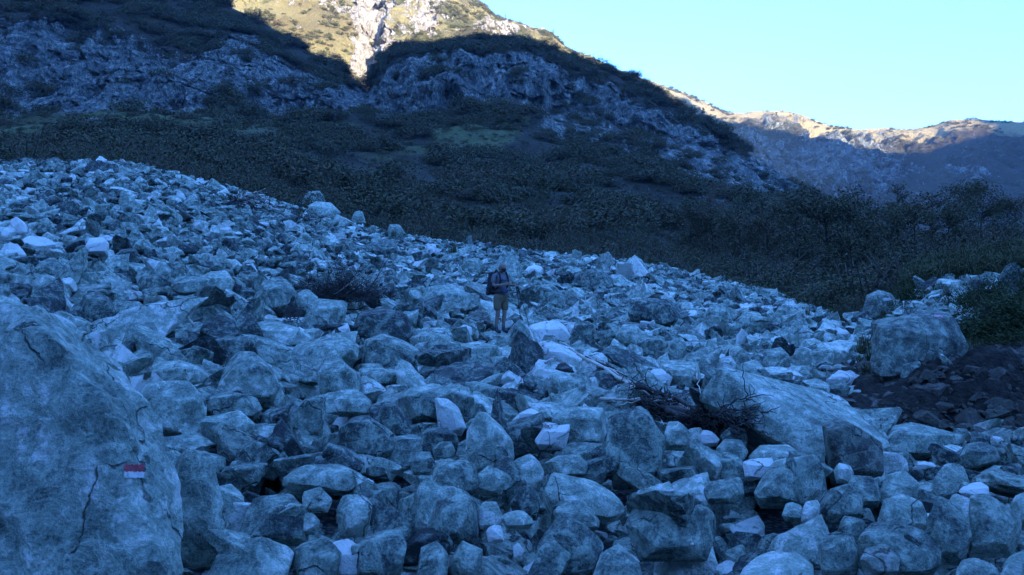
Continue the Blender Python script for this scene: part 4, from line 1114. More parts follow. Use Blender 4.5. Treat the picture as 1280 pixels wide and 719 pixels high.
ZONES = [(-200, 150, 'behind the left end of the stony crest'), (150, 290, 'behind the highest part of the stony crest'), (290, 430, 'behind the driftwood heap on the crest'),
         (430, 570, 'behind the skyline above the dead bush'), (570, 700, 'behind the skyline above the hiker'), (700, 850, 'behind the skyline right of the hiker'),
         (850, 1000, 'behind the right half of the stony crest'), (1000, 1150, 'where the stony crest runs out on the right'), (1150, 1500, 'behind the grassy bank on the right')]
def place_shrub(u, y, h, w, k, label, group):
    x = (u - 640) / F * y
    z = max(surf(u, y), -5) - .15
    t = thing('shrub', (x, y, z), label, 'shrub', group)
    t.rotation_euler = (0, 0, r_.uniform(0, 6.28)); t.scale = (w, w, h)
    link('foliage', SHR[k][0], t); link('stems', SHR[k][1], t)
    return t
n = 0; tries = 0
CREST = [(-20, 'the far left end of the crest'), (60, 'the left dip of the crest'), (120, 'the rounded top of the crest'), (200, 'the highest stones of the crest'), (265, 'the pale slab end of the crest'), (318, 'the driftwood heap'), (362, 'the twigs below the skyline boulders'),
         (405, 'the pale skyline boulder'), (445, 'the standing skyline stone'), (493, 'the round skyline boulder'), (540, 'the white round stone'), (580, 'the brown grass tuft'), (628, 'the hiker'), (667, 'the flat white block'), (745, 'the dark distant hump'),
         (817, 'the long dark flat boulder'), (860, 'the flat white plate'), (898, 'the squat boulder'), (940, 'the pale sloping boulder'), (983, 'the last skyline boulder'), (1040, 'the end of the rubble'), (1100, 'the dashed round boulder'),
         (1150, 'the massive weathered boulder'), (1200, 'the bank rubble'), (1262, 'the leafy bush at the edge')]
taken = []
while n < 268 and tries < 9000:
    tries += 1
    u = r_.uniform(-60, 1340) if r_.uniform() < .66 else r_.uniform(860, 1330); t_ = (u - 640) / F
    y0 = float(YC(t_)) + 5 if u < 1130 else 43
    y = y0 + (r_.uniform() ** 1.5) * (52 if u < 800 else 36)
    # clearings seen in the photo
    if 560 < u < 665 and y > 75 and r_.uniform() < .6: continue
    if 850 < u < 985 and y > 62 and y < 80 and r_.uniform() < .7: continue
    h = r_.uniform(1.3, 2.6) * (1.25 if u > 820 else 1)
    x = t_ * y
    if any((x - a) ** 2 + (y - b) ** 2 < ((.55 if u < 860 else .42) * (h + c)) ** 2 for a, b, c in taken): continue
    taken.append((x, y, h))
    w = h * r_.uniform(.85, 1.35)
    row = 'front-row' if y < y0 + 8 else ('second-row' if y < y0 + 20 else ('third-row' if y < y0 + 32 else 'rearmost'))
    form = ('tall ' if h > 2.2 else ('low ' if h < 1.7 else 'mid-height ')) + ('spreading' if w / h > 1.15 else 'upright')
    cr = min(CREST, key=lambda c: abs(c[0] - u)); sd = 'straight behind' if abs(cr[0] - u) < 9 else ('behind and left of' if u < cr[0] else 'behind and right of')
    place_shrub(u, y, h, w, n % 6, f'{form} dark {row} shrub {sd} {cr[1]}', 'shrubs in the thicket behind the stony crest'); n += 1

# loose scrub over the slopes
def slope_scatter(name, X, Y, Z, cover, protos, n, lo, hi, label, pw=1.0):
    w = np.clip(cover, 0, None).ravel(); w = w / w.sum()
    k = r_.choice(len(w), size=n, p=w, replace=False if n < (w > 0).sum() else True)
    P = np.stack([X.ravel()[k], Y.ravel()[k], Z.ravel()[k]], 1) + r_.normal(size=(n, 3)) * [.6, .6, 0]
    s = lo + (hi - lo) * r_.uniform(size=n) ** 2
    scl = np.stack([s * r_.uniform(.9, 1.5, n), s * r_.uniform(.9, 1.5, n), s * r_.uniform(.7, 1.1, n)], 1)
    rot = np.zeros((n, 3)); rot[:, 2] = r_.uniform(0, 6.28, n)
    return scatter(name, protos, P, rot, scl, r_.integers(0, len(protos), n), {}, label=label, category='scrub')
cell = np.abs(np.gradient(X1, axis=1)) * np.hypot(np.gradient(Y1, axis=0), np.gradient(Z1, axis=0))
pn = fbm(np.stack([X1d / 14, Y1d / 14, Z1d / 14], -1), 4)
rk1 = box(UG, V1, 0, 40, 190, 135) * 0
cov = cell * np.clip(pn + .35, .02, 1.2) ** 2.4 * (SG > .9) * (SG < 6.05) * (UG > -120) * (UG < 1400)
rock1 = np.array(bpy.data.objects['mountainside'].data.attributes['rock'].data[0:0])
RK = np.empty(X1.size, np.float32); bpy.data.objects['mountainside'].data.attributes['rock'].data.foreach_get('value', RK); RK = RK.reshape(X1.shape)
GRS = np.empty(X1.size, np.float32); bpy.data.objects['mountainside'].data.attributes['grass'].data.foreach_get('value', GRS); GRS = GRS.reshape(X1.shape)
cov1 = cov * np.clip(1.05 - 1.5 * RK, .05, 1) * np.clip(1 - 1.15 * GRS, .03, 1)
slope_scatter('hillside_scrub', X1d, Y1d, Z1d - .2, cov1 * (Y1 > 85), SMALL, 15000, .6, 3.4, 'dark scrub covering the shaded hillside and the tops of its cliffs')
cell2 = np.abs(np.gradient(X2, axis=1)) * np.hypot(np.gradient(Y2, axis=0), np.gradient(Z2, axis=0))
pn2 = fbm(P / 45, 2) if False else fbm(np.stack([X2 / 45, Y2 / 45, Z2 / 45], -1), 4)
RK2 = np.empty(X2.size, np.float32); me2 = bpy.data.objects['mountain_peak'].data; me2.attributes['rock'].data.foreach_get('value', RK2); RK2 = RK2.reshape(X2.shape)
co2 = np.empty(X2.size * 3, np.float32); me2.vertices.foreach_get('co', co2); co2 = co2.reshape(*X2.shape, 3)
slope_scatter('peak_scrub', co2[..., 0], co2[..., 1], co2[..., 2] - .3, cell2 * np.clip(pn2 + .35, .02, 1) ** 2 * np.clip(1 - 1.2 * RK2, .03, 1) * (SG2 < 3.0) * (UG2 > 200), SMALLS, 4500, 1.0, 3.6, 'olive scrub dotted over the sunlit slope of the peak')
cell3 = np.abs(np.gradient(X3, axis=1)) * np.hypot(np.gradient(Y3, axis=0), np.gradient(Z3, axis=0))
pn3 = fbm(np.stack([X3 / 70, Y3 / 70, Z3 / 70], -1), 4)
co3 = np.empty(X3.size * 3, np.float32); me3 = bpy.data.objects['mountain_ridge'].data; me3.vertices.foreach_get('co', co3); co3 = co3.reshape(*X3.shape, 3)
slope_scatter('ridge_scrub', co3[..., 0], co3[..., 1], co3[..., 2] - .4, cell3 * np.clip(pn3 + .3, .02, 1) ** 2 * (SG3 < 3.0) * (UG3 < 1320), SMALLS, 3500, 1.5, 5.0, 'scrub dotted over the far ridge at the valley head')

slope_scatter('meadow_scrub', X1d, Y1d, Z1d - .1, cell * (.15 + GRS) * np.clip(1 - 1.4 * RK, 0, 1) * (SG > 1.0) * (SG < 6.0) * (UG > -120) * (UG < 1400) * (Y1 > 70), SMALL, 4500, .25, .8, 'low heath dotted over the meadows of the shaded slope')
# trees
def tree_proto(seed, kind):
    """unit height: trunk with limbs, crown of leaf clumps on the limbs"""
    r = np.random.default_rng(seed); tb = []; lv = []
    lean = r.normal(size=2) * .05
    tr = [np.array([lean[0] * h + .015 * math.sin(7 * h + seed), lean[1] * h, h]) for h in np.linspace(0, .97, 8)]
    tb.append(tube_arrays(tr, np.linspace(.022, .004, 8), 7))
    nb = {'conifer': 34, 'thin': 20, 'round': 26}[kind]
    for k in range(nb):
        h = r.uniform(.22 if kind != 'thin' else .35, .97); a = r.uniform(0, 6.28)
        L = {'conifer': .23 * (1.08 - h) + .03, 'thin': .10 + .08 * (1 - h), 'round': .34 * math.sin(math.pi * min(1, (h - .1) / .95)) + .08}[kind] * r.uniform(.7, 1.15)
        b = np.array([lean[0] * h, lean[1] * h, h])
        up = {'conifer': -.1, 'thin': .5, 'round': .45}[kind]
        e = b + np.array([math.cos(a), math.sin(a), up]) * L
        mid_ = (b + e) / 2 + r.normal(size=3) * .012
        tb.append(tube_arrays([b, mid_, e], [.007, .004, .0015], 4))
        m = int({'conifer': 80, 'thin': 46, 'round': 130}[kind] * (L / .2) ** .7) + 8
        f = r.uniform(.25, 1.05, m)[:, None]; sp = {'conifer': .018, 'thin': .026, 'round': .042}[kind]
        p = b + (e - b) * f + r.normal(size=(m, 3)) * sp
        aa = r.normal(size=(m, 3)); aa /= np.linalg.norm(aa, axis=1)[:, None]; bb = np.cross(aa, r.normal(size=(m, 3))); bb /= np.linalg.norm(bb, axis=1)[:, None]
        s = .0075 * r.uniform(.6, 1.4, m)[:, None]
        lv.append(np.stack([p - aa * s * 1.5, p + bb * s, p + aa * s * 1.5, p - bb * s], 1))
    V = np.concatenate(lv).reshape(-1, 3)
    return clean_mesh('tree_trunk', tb, BARK), mesh_from('tree_crown', V, np.arange(len(V)).reshape(-1, 4), LEAF, False)
TP = {k: [tree_proto(400 + 10 * i + j, k) for j in range(3)] for i, k in enumerate(('conifer', 'thin', 'round'))}
def tree(u, vt, y, kind, label, wide=1.0, z=None, group=None, x=None):
    x = (u - 640) / F * y if x is None else x; z = surf(u, y) - .1 if z is None else z
    top = EYE + (360 - vt) / F * y; h = max(top - z, 1.0)
    t = thing('tree', (x, y, z), label, 'tree', group); t.scale = (h * wide, h * wide, h); t.rotation_euler = (0, 0, r_.uniform(0, 6.28))
    tr, cr = TP[kind][r_.integers(0, 3)]
    link('trunk', tr, t); link('crown', cr, t); return t
G = 'trees in front of the far ridge'
for u, v, y, k, w, lab in [
    (1035, 240, 66, 'round', 1.1, 'brownish bushy tree with a broad top left of the thin pole-like tree'),
    (1000, 258, 70, 'round', 1.0, 'low dark tree where the middle slope meets the thicket'),
    (1062, 254, 62, 'round', 1.0, 'dark tree between the brownish bushy one and the thin pole-like tree'),
    (1087, 246, 64, 'thin', 1.4, 'sparse tree just left of the thin pole-like tree'),
    (1122, 227, 62, 'thin', .7, 'thin pole-like tree standing tallest in front of the far ridge'),
    (1108, 262, 56, 'round', 1.0, 'low tree at the foot of the thin pole-like tree'),
    (1146, 258, 58, 'round', 1.0, 'dark tree just right of the thin pole-like tree'),
    (1166, 238, 62, 'thin', 1.5, 'open-crowned tree midway between the pole-like tree and the right edge'),
    (1200, 233, 60, 'round', .9, 'tall dark tree with a pointed crown above the grassy bank'),
    (1183, 258, 52, 'round', 1.0, 'dark tree left below the tall one with a pointed crown'),
    (1224, 246, 56, 'round', .9, 'dense dark tree right of the tall one with a pointed crown'),
    (1243, 272, 48, 'round', 1.1, 'low reddish-dark tree above the grassy bank'),
    (1274, 252, 56, 'round', 1.0, 'tree at the right edge of the picture in front of the far ridge'),
    (962, 258, 74, 'round', 1.0, 'low round tree left of the brownish bushy tree'),
    (928, 252, 78, 'round', 1.0, 'dark round tree below the scree streak of the middle slope'),
    (893, 248, 82, 'round', 1.0, 'dark round tree under the right flank of the middle cliff'),
    (862, 252, 84, 'round', 1.0, 'leftmost of the dark trees in front of the middle slope')]:
    tree(u, v, y, k, lab, w, group=G)
def crest_y(Yc, Zc, U, u, klim):
    j = int(np.argmin(abs(U - u))); v = 360 - (Zc[:klim, j] - EYE) / Yc[:klim, j] * F; k = int(np.argmin(v)); return k, j
kl = int((s1 < 6.2).sum())
for u, h, k, lab in [(325, 12, 'conifer', 'small conifer on the shaded shoulder edge at the top left'), (362, 7, 'round', 'tiny tree where the left shoulder drops to the gully'), (600, 6, 'round', 'tiny tree on top of the middle cliff'),
                     (770, 5, 'conifer', 'tiny conifer on the descending edge of the middle cliff'), (868, 9, 'conifer', 'left one of two conifers on the shaded edge below the far ridge'), (879, 16, 'conifer', 'right and taller one of two conifers on the shaded edge below the far ridge')]:
    a, j = crest_y(Y1d, Z1d, U1, u, kl); y = Y1d[a, j]; v = 360 - (Z1d[a, j] - EYE) / y * F
    tree(u, v - h, y, k, lab, 1.1, z=Z1d[a, j] - .4, x=X1d[a, j])
k2 = int((s2 < 3.1).sum())
for u, h, lab in [(633, 8, 'lone conifer on the skyline below the sunlit peak'), (690, 6, 'small conifer on the skyline above the middle cliff'), (741, 5, 'lower small conifer on the skyline above the middle cliff')]:
    a, j = crest_y(co2[..., 1], co2[..., 2], U2, u, k2); y = co2[a, j, 1]; v = 360 - (co2[a, j, 2] - EYE) / y * F
    tree(u, v - h, y, 'conifer', lab, 1.3, z=co2[a, j, 2] - .6, x=co2[a, j, 0])

# dark bush on the right bank, grasses
def bush(u, vt, y, w, label, seed, clumps=120, per=150, leaf=.020):
    x = (u - 640) / F * y; z = float(terr(x, y)) - .05; h = EYE + (360 - vt) / F * y - z
    r = np.random.default_rng(seed)
    t = thing('bush', (x, y, z), label, 'bush')
    V, Fc = leafcloud(r, clumps, per, leaf, .15); V[:, 2] = np.maximum(V[:, 2], 0); V = V * [w, w, h]
    link('foliage', mesh_from('bush_foliage', V, Fc, LEAFB, False), t)
    tb = []
    for k in range(22):
        a = r.uniform(0, 6.28); e = np.array([math.cos(a) * r.uniform(.3, .95) * w, math.sin(a) * w * r.uniform(.3, .95), r.uniform(.5, 1.1) * h])
        tb.append(tube_arrays([np.zeros(3), e * .5 + r.normal(size=3) * .05, e], [.016, .01, .003], 5))
    link('stems', clean_mesh('bush_stems', tb, BARK), t)
bush(1268, 368, 15.2, 1.15, 'dark leafy bush hanging over the earth bank at the right edge', 71)
bush(1225, 400, 16.0, .55, 'smaller green bush left of the dark leafy one at the right edge', 72, 60, 110)
bush(1296, 400, 14.2, .8, 'dark bush cut by the right edge above the stones', 76, 90, 120)
bush(1248, 340, 20, .9, 'bush among the bank rubble above the dark leafy bush', 78, 60, 100, .024)
bush(1215, 352, 22, .7, 'low bush among the bank rubble behind the massive weathered boulder', 79, 50, 90, .026)
bush(1292, 330, 17.0, .7, 'green bush at the right edge below the grassy bank', 73, 80, 110)
bush(1134, 352, 26.5, .7, 'dark low bush between the dashed round boulder and the bank rubble', 74, 30, 70, .03)
bush(1065, 372, 31, .9, 'dark low bush beyond the rubble left of the dashed round boulder', 75, 30, 70, .03)
TUFT = []
for k in range(5):
    r = np.random.default_rng(500 + k); V = []
    for b in range(46):
        a = r.uniform(0, 6.28); o = r.normal(size=2) * .14; L = r.uniform(.5, 1.0); bend = r.uniform(.2, .9); d = np.array([math.cos(a), math.sin(a)])
        wv = np.array([-d[1], d[0], 0]) * .014; p0 = np.array([o[0], o[1], 0]); p1 = p0 + np.array([d[0] * bend * .3 * L, d[1] * bend * .3 * L, .6 * L]); p2 = p0 + np.array([d[0] * bend * .8 * L, d[1] * bend * .8 * L, (.95 - .55 * bend) * L])
        V += [p0 - wv, p0 + wv, p1 + wv * .8, p1 - wv * .8, p1 - wv * .8, p1 + wv * .8, p2 + wv * .2, p2 - wv * .2]
    V = np.array(V); TUFT.append(mesh_from('grass_tuft', V, np.arange(len(V)).reshape(-1, 4), GRASS, False))
gp = []
for k in range(5200):
    u = r_.uniform(1140, 1420); t_ = (u - 640) / F; y = r_.uniform(30, 42); gp.append((t_ * y, y, None, r_.uniform(.5, 1.1)))
for k in range(900):
    t_ = r_.uniform(.43, .75); y = r_.uniform(13.2, 29)
    if fbm(np.array([t_ * y * .5, y * .5, 3.3]), 3) > .12: gp.append((t_ * y, y, None, r_.uniform(.12, .4)))
for k in range(3800):
    t_ = r_.uniform(-.7, .5); y = float(YC(t_)) + r_.uniform(.3, 9); gp.append((t_ * y, y, None, r_.uniform(.3, .8)))
P = []; S = []
for x, y, z, s in gp:
    u = 640 + F * x / y; z = float(terr(x, y))
    if y > 44: z = max(z, surf(u, y))
    elif u > 1140 and y > 31: z = max(z, surf(u, y))
    P.append((x, y, z)); S.append((s, s, s))
P = np.array(P); R_ = np.zeros_like(P); R_[:, 2] = r_.uniform(0, 6.28, len(P)); R_[:, :2] = r_.normal(0, .25, (len(P), 2))
scatter('grass', TUFT, P, R_, S, r_.integers(0, 5, len(P)), {}, label='rough grass on the right bank and behind the stony crest', category='grass')
# single plants among the stones
for u, v, s, lab in [(566, 318, .55, 'dry brown grass tuft near the skyline left of the hiker'), (492, 296, .4, 'grass tuft beside the round skyline boulder'), (905, 400, .3, 'small grass tuft in the rubble right of the long dark boulder'),
                     (1080, 440, .35, 'green tuft left of the massive weathered boulder'), (374, 268, .4, 'brown tuft below the skyline boulders'), (1010, 395, .35, 'green tuft at the right end of the crest')]:
    x, y = hit(u, v + 3)
    o = link('grass_tuft', TUFT[int(r_.integers(0, 5))], label=lab, category='grass tuft'); o.location = (x, y, float(terr(x, y)) + .1); o.scale = (s * 1.5, s * 1.5, s * 1.5)
# ================================================================== dead wood
DEAD = simple('dead_wood_dark', (.05, .042, .042), .85, .5, 30)
PALE = simple('bleached_wood', (.48, .43, .38), .8, .35, 25)
def raster_z(x, y):
    j = int(np.clip((y - HY0) / RES, 0, nyr - 1)); i = int(np.clip((x - HX0) / RES, 0, nxr - 1)); return float(HM[j, i])
def wander(p, d, L, n, kink, r, sag=0.0):
    out = [np.array(p, float)]; d = np.array(d, float); d /= np.linalg.norm(d)
    for k in range(n):
        d = d + r.normal(size=3) * kink + np.array([0, 0, -sag]); d /= np.linalg.norm(d); out.append(out[-1] + d * L / n)
    return out
def pile(name, loc, label, cat, seed, main, twigs, ground=.05):
    """main: branches as parts [(start, direction, length, radius, pale)], twigs joined as stuff"""
    r = np.random.default_rng(seed); t = thing(name, loc, label, cat)
    tw = []
    for s, d, L, rad, pale in main:
        n = 9; pth = wander(s, d, L, n, .12, r)
        pth = [np.array([q[0], q[1], max(q[2], ground)]) for q in pth]
        V, Fc = tube_arrays(pth, np.linspace(rad, rad * .25, n + 1) * (1 + .15 * r.normal(size=n + 1)), 7)
        link('branch', clean_mesh('branch', [(V, Fc)], PALE if pale else DEAD), t)
        for k in range(int(L * 7) + 2):
            i = r.integers(2, n + 1); dd = np.array(d) / np.linalg.norm(d) * .7 + r.normal(size=3) * .6; dd[2] = abs(dd[2]) * .35
            tw.append(tube_arrays(wander(pth[i], dd, min(L, 1.1) * r.uniform(.1, .3), 5, .25, r), np.linspace(rad * .3, rad * .08, 6), 4))
    for c, sp, n, L, rad in twigs:
        for k in range(n):
            p = np.array(c) + r.normal(size=3) * sp; p[2] = max(p[2], 0)
            d = r.normal(size=3); d[2] = abs(d[2]) * .6
            tw.append(tube_arrays(wander(p, d, L * r.uniform(.4, 1.2), 6, .35, r), np.linspace(rad, rad * .3, 7), 4))
    o = link('twigs', clean_mesh('twigs', tw, DEAD), t, kind='stuff')
    return t
bpy.context.view_layer.update(); DG = bpy.context.evaluated_depsgraph_get()
def gpt(u, v, gap=.11):
    """the surface that lies under photo pixel (u, v), a hand's breadth in front of it"""
    d = Vector(((u - 640) / F, 1, (360 - v) / F)); hit_, loc, nor, *_ = SC.ray_cast(DG, Vector((0, 0, EYE)), d.normalized())
    y = loc.y - gap if hit_ else 20.0
    return W(u, v, y)
def along(u0, v0, u1, v1, n, wob, seed):
    """a stem lying over the stones between two surveyed points"""
    r = np.random.default_rng(seed); P = []
    for k in range(n):
        f = k / (n - 1); w = math.sin(math.pi * f) * wob
        P.append(gpt(u0 + (u1 - u0) * f + r.normal() * w, v0 + (v1 - v0) * f + r.normal() * w))
    P = np.array(P); y = P[:, 1]; ys = np.convolve(np.pad(y, 2, 'edge'), np.ones(5) / 5, 'valid'); ys = np.minimum(ys, y + .04)
    return [p * [yy / p[1], yy / p[1], 0] + [0, 0, EYE + (p[2] - EYE) * yy / p[1]] for p, yy in zip(P, ys)]
def stem_pile(name, u, v, label, cat, seed, stems, twigs, twrad=.005):
    """stems: (u0, v0, u1, v1, radius px, pale); twigs: (u, v, spread u, spread v, count, length px)"""
    r = np.random.default_rng(seed); c = gpt(u, v); t = thing(name, c, label, cat); tw = []
    for k, (u0, v0, u1, v1, rp, pale) in enumerate(stems):
        pth = [p - c for p in along(u0, v0, u1, v1, 11, max(1.0, math.hypot(u1 - u0, v1 - v0) * .014), seed * 50 + k)]
        s = c[1] / F; rad = rp * s * 1.35
        link('branch', clean_mesh('branch', [tube_arrays(pth, np.linspace(rad, rad * .35, 11) * (1 + .18 * r.normal(size=11)), 7)], PALE if pale else DEAD), t)
        for q in range(3):
            i = r.integers(3, 11); dd = pth[i] - pth[i - 2]; dd = dd / np.linalg.norm(dd) + r.normal(size=3) * .5; dd[1] = -abs(dd[1]) * .2
            tw.append(tube_arrays(wander(pth[i], dd, r.uniform(8, 22) * s, 5, .25, r), np.linspace(rad * .45, rad * .15, 6), 4))
    for (tu, tv, su, sv, n, L) in twigs:
        base = [gpt(tu + r.normal() * su, tv + r.normal() * sv, 0) for q in range(26)]; s = c[1] / F
        for k in range(n):
            p = base[r.integers(0, 26)]; y_ = p[1] - r.uniform(.02, .25); uu = 640 + F * p[0] / p[1] + r.normal() * su * .25; vv = 360 - F * (p[2] - EYE) / p[1] + r.normal() * sv * .25; p = W(uu, vv, y_) - c
            a = r.uniform(0, 2 * math.pi) if r.uniform() < .5 else r.normal(0, .5)
            d = np.array([math.cos(a), r.normal() * .3, math.sin(a) * .6])
            tw.append(tube_arrays(wander(p, d, L * s * r.uniform(.4, 1.3), 7, .38, r), np.linspace(twrad, twrad * .35, 8), 4))
    link('twigs', clean_mesh('twigs', tw, DEAD), t, kind='stuff'); return t
# dead bush: dark root ball on the light boulder, sticks fanning out
c = gpt(418, 372, .25); s = c[1] / F
rr_ = np.random.default_rng(61); mn = []
for k in range(40):
    a = rr_.uniform(math.radians(4), math.radians(176)); L = rr_.uniform(28, 62) * s
    mn.append(((rr_.normal() * 14 * s, rr_.normal() * .2, rr_.uniform(-.1, .2)), (math.cos(a), rr_.normal() * .35, .8 * math.sin(a)), L, rr_.uniform(.007, .014), rr_.uniform() < .12))
mn += [((.05, -.2, -.02), (1, -.05, -.38), 44 * s, .022, True), ((.35, 0, .1), (1, .1, .55), 62 * s, .014, True), ((0, 0, .3), (.03, 0, 1), 38 * s, .013, True), ((-.3, 0, .25), (-1, 0, .8), 36 * s, .014, False), ((.3, -.1, -.2), (1, .1, .22), 80 * s, .014, False), ((.2, -.2, -.25), (1, 0, -.15), 46 * s, .02, False)]
pile('dead_bush', c, 'uprooted dead bush of thin dark twigs lying on the light boulder left of centre', 'dead bush', 62, mn,
     [((-.25, 0, 0), .15, 420, .34, .008), ((.3, -.1, -.12), .24, 340, .45, .008), ((.85, -.1, -.2), .26, 260, .5, .007), ((.2, 0, .35), .36, 300, .5, .006), ((-.6, 0, .1), .18, 90, .4, .006)], ground=-.6)
stem_pile('dead_branches', 850, 512, 'tangle of dead branches with pale stems at upper left and dark twigs at right', 'dead branches', 67,
  [(722, 443, 838, 510, 2.3, True), (712, 436, 818, 492, 1.7, True), (700, 428, 790, 474, 1.2, True), (750, 499, 832, 502, 1.8, True), (775, 507, 822, 496, 1.0, True), (795, 482, 885, 515, 3.0, False), (800, 500, 915, 534, 3.8, False),
   (812, 510, 905, 532, 3.2, False), (790, 452, 814, 488, 1.1, False), (825, 494, 862, 512, 1.6, True), (836, 500, 848, 514, 1.2, True), (732, 446, 815, 486, 1.5, False), (822, 520, 830, 532, .9, True), (870, 462, 876, 494, .8, True),
   (835, 514, 925, 543, 3.4, False), (880, 520, 950, 508, .9, False), (885, 528, 955, 530, .8, False), (900, 510, 945, 492, .7, False), (870, 512, 930, 540, 2.4, False), (805, 505, 850, 520, 2.6, False), (838, 497, 850, 503, 1.5, True)],
  [(862, 518, 28, 4, 200, 18), (905, 527, 20, 5, 90, 22), (828, 503, 22, 4, 150, 18), (795, 487, 18, 5, 60, 14), (925, 512, 14, 8, 34, 34)], .007)
stem_pile('driftwood_heap', 300, 250, 'heap of bleached branches with a dark root end just below the left crest', 'driftwood', 69,
  [(290, 252, 332, 236, 1.1, True), (297, 248, 347, 245, .9, False), (300, 246, 354, 262, 1.0, True), (303, 250, 350, 268, 1.0, False), (278, 256, 312, 244, 1.2, False), (310, 242, 342, 240, .8, True), (312, 252, 360, 266, .8, True), (296, 254, 330, 262, 1.0, False), (300, 243, 340, 250, .8, True)],
  [(296, 252, 7, 4, 160, 12), (325, 255, 14, 5, 60, 12)], .016)
# small sticks
def stick(u0, v0, u1, v1, rad, pale, label):
    a = gpt(u0, v0, .03); s = a[1] / F; b = a + np.array([(u1 - u0) * s, .05, (v0 - v1) * s])
    pth = wander((0, 0, .05), b - a + np.array([0, 0, .02]), float(np.linalg.norm(b - a)), 6, .12, np.random.default_rng(int(u0)))
    o = link('stick', clean_mesh('stick', [tube_arrays(pth, np.linspace(rad, rad * .4, 7), 6)], PALE if pale else DEAD), label=label, category='stick'); o.location = a
stick(242, 411, 234, 394, .03, True, 'short pale stick poking out of the stones above the rounded boulder')
stick(700, 636, 692, 606, .005, False, 'thin dark twig in front of the split end of the long polished slab')
stick(696, 636, 699, 614, .004, True, 'thin pale straw beside the dark twig at the polished slab')
stick(530, 392, 527, 366, .014, True, 'bent pale twig standing left of the flat boulder beside the hiker')
stick(866, 690, 856, 706, .012, True, 'pale stick under the very large speckled boulder')
stick(362, 402, 372, 386, .02, False, 'dark twig bundle base left of the light boulder under the dead bush')
c = gpt(366, 402)
pile('twig_bunch', c, 'small bunch of dark twigs wedged between stones left below the dead bush', 'twigs', 70, [((0, 0, 0), (.3, 0, 1), .5, .01, False), ((0, 0, 0), (-.4, 0, .9), .45, .01, False), ((0, 0, 0), (.8, 0, .6), .45, .008, False)], [((0, 0, .12), .1, 60, .3, .006)])
c = gpt(385, 278)
pile('twig_bunch', c, 'small dark twigs among the stones below the skyline boulders', 'twigs', 77, [((0, 0, 0), (-.8, 0, .5), 1.1, .02, False), ((0, 0, .1), (1, 0, .2), .8, .02, False)], [((0, 0, .1), .25, 60, .5, .012)])

# ================================================================== paint marks
from mathutils.bvhtree import BVHTree
def worn(name, col, bare):
    t = NT(name); p = t.n('ShaderNodeNewGeometry').outputs['Position']
    n = t.noise(p, 38, 6, .8); n2 = t.noise(p, 160, 3, .7)
    w = t.mrange(t.math('ADD', n, t.math('MULTIPLY', t.math('SUBTRACT', n2, .5), .5)), .56, .64, 0, .7)
    c = t.mix(w, t.mix(n2, tuple(x * .7 for x in col), col), bare); t.bsdf(c, .75, t.bump(n, .01)); return t.m
RED = simple('red_paint', (.30, .03, .06), .6, .55, 60, .001); WHT = simple('white_paint', (.62, .64, .68), .6, .25, 60, .001); PINK = simple('faded_pink_paint', (.42, .22, .26), .7, .3, 60, .001)
def paint(bo, u0, v0, u1, v1, mat, label, skew=0.0, name='paint_stripe'):
    me = bo.data; Vv = [v.co + bo.location for v in me.vertices]; bvh = BVHTree.FromPolygons(Vv, [tuple(p.vertices) for p in me.polygons])
    last = None; nu, nv = 22, 10; pts = []; eye = Vector((0, 0, EYE))
    rr = np.random.default_rng(int(u0 * 7 + v0))
    eu = rr.normal(size=nv) * .9; ev = rr.normal(size=nu) * .6
    for j in range(nv):
        for i in range(nu):
            a = i / (nu - 1); b = j / (nv - 1)
            u = u0 + (u1 - u0) * a + (eu[j] if i in (0, nu - 1) else 0); v = v0 + (v1 - v0) * b + skew * a + (ev[i] if j in (0, nv - 1) else 0)
            d = Vector(((u - 640) / F, 1, (360 - v) / F)).normalized(); h = bvh.ray_cast(eye, d)
            if h[0] is None: print('paint missed', label, u, v); h = last
            last = h
            pts.append(h[0] - d * (.004 + .0012 * h[0].y) + h[1] * .001 - bo.location)
    m = mesh_from('paint', np.array([p[:] for p in pts]), grid_faces(nv, nu), mat)
    o = link(name, m, bo, label=label); return o
RED = worn('worn_red_paint', (.36, .035, .06), (.14, .16, .16)); WHT = worn('worn_white_paint', (.66, .67, .70), (.2, .24, .23))
b0 = BOULD[0][0]
paint(b0, 155, 581, 180, 590, RED, 'red upper stripe of the trail mark', 0)
paint(b0, 155, 590.4, 180, 598, WHT, 'white lower stripe of the trail mark', 0)
paint(bfind('white dash')[0], 1104, 373.5, 1114, 377, WHT, 'short white dash', -1)
paint(bfind('massive weathered')[0], 1168, 393.5, 1179, 396.5, PINK, 'faded pink dash', 1)

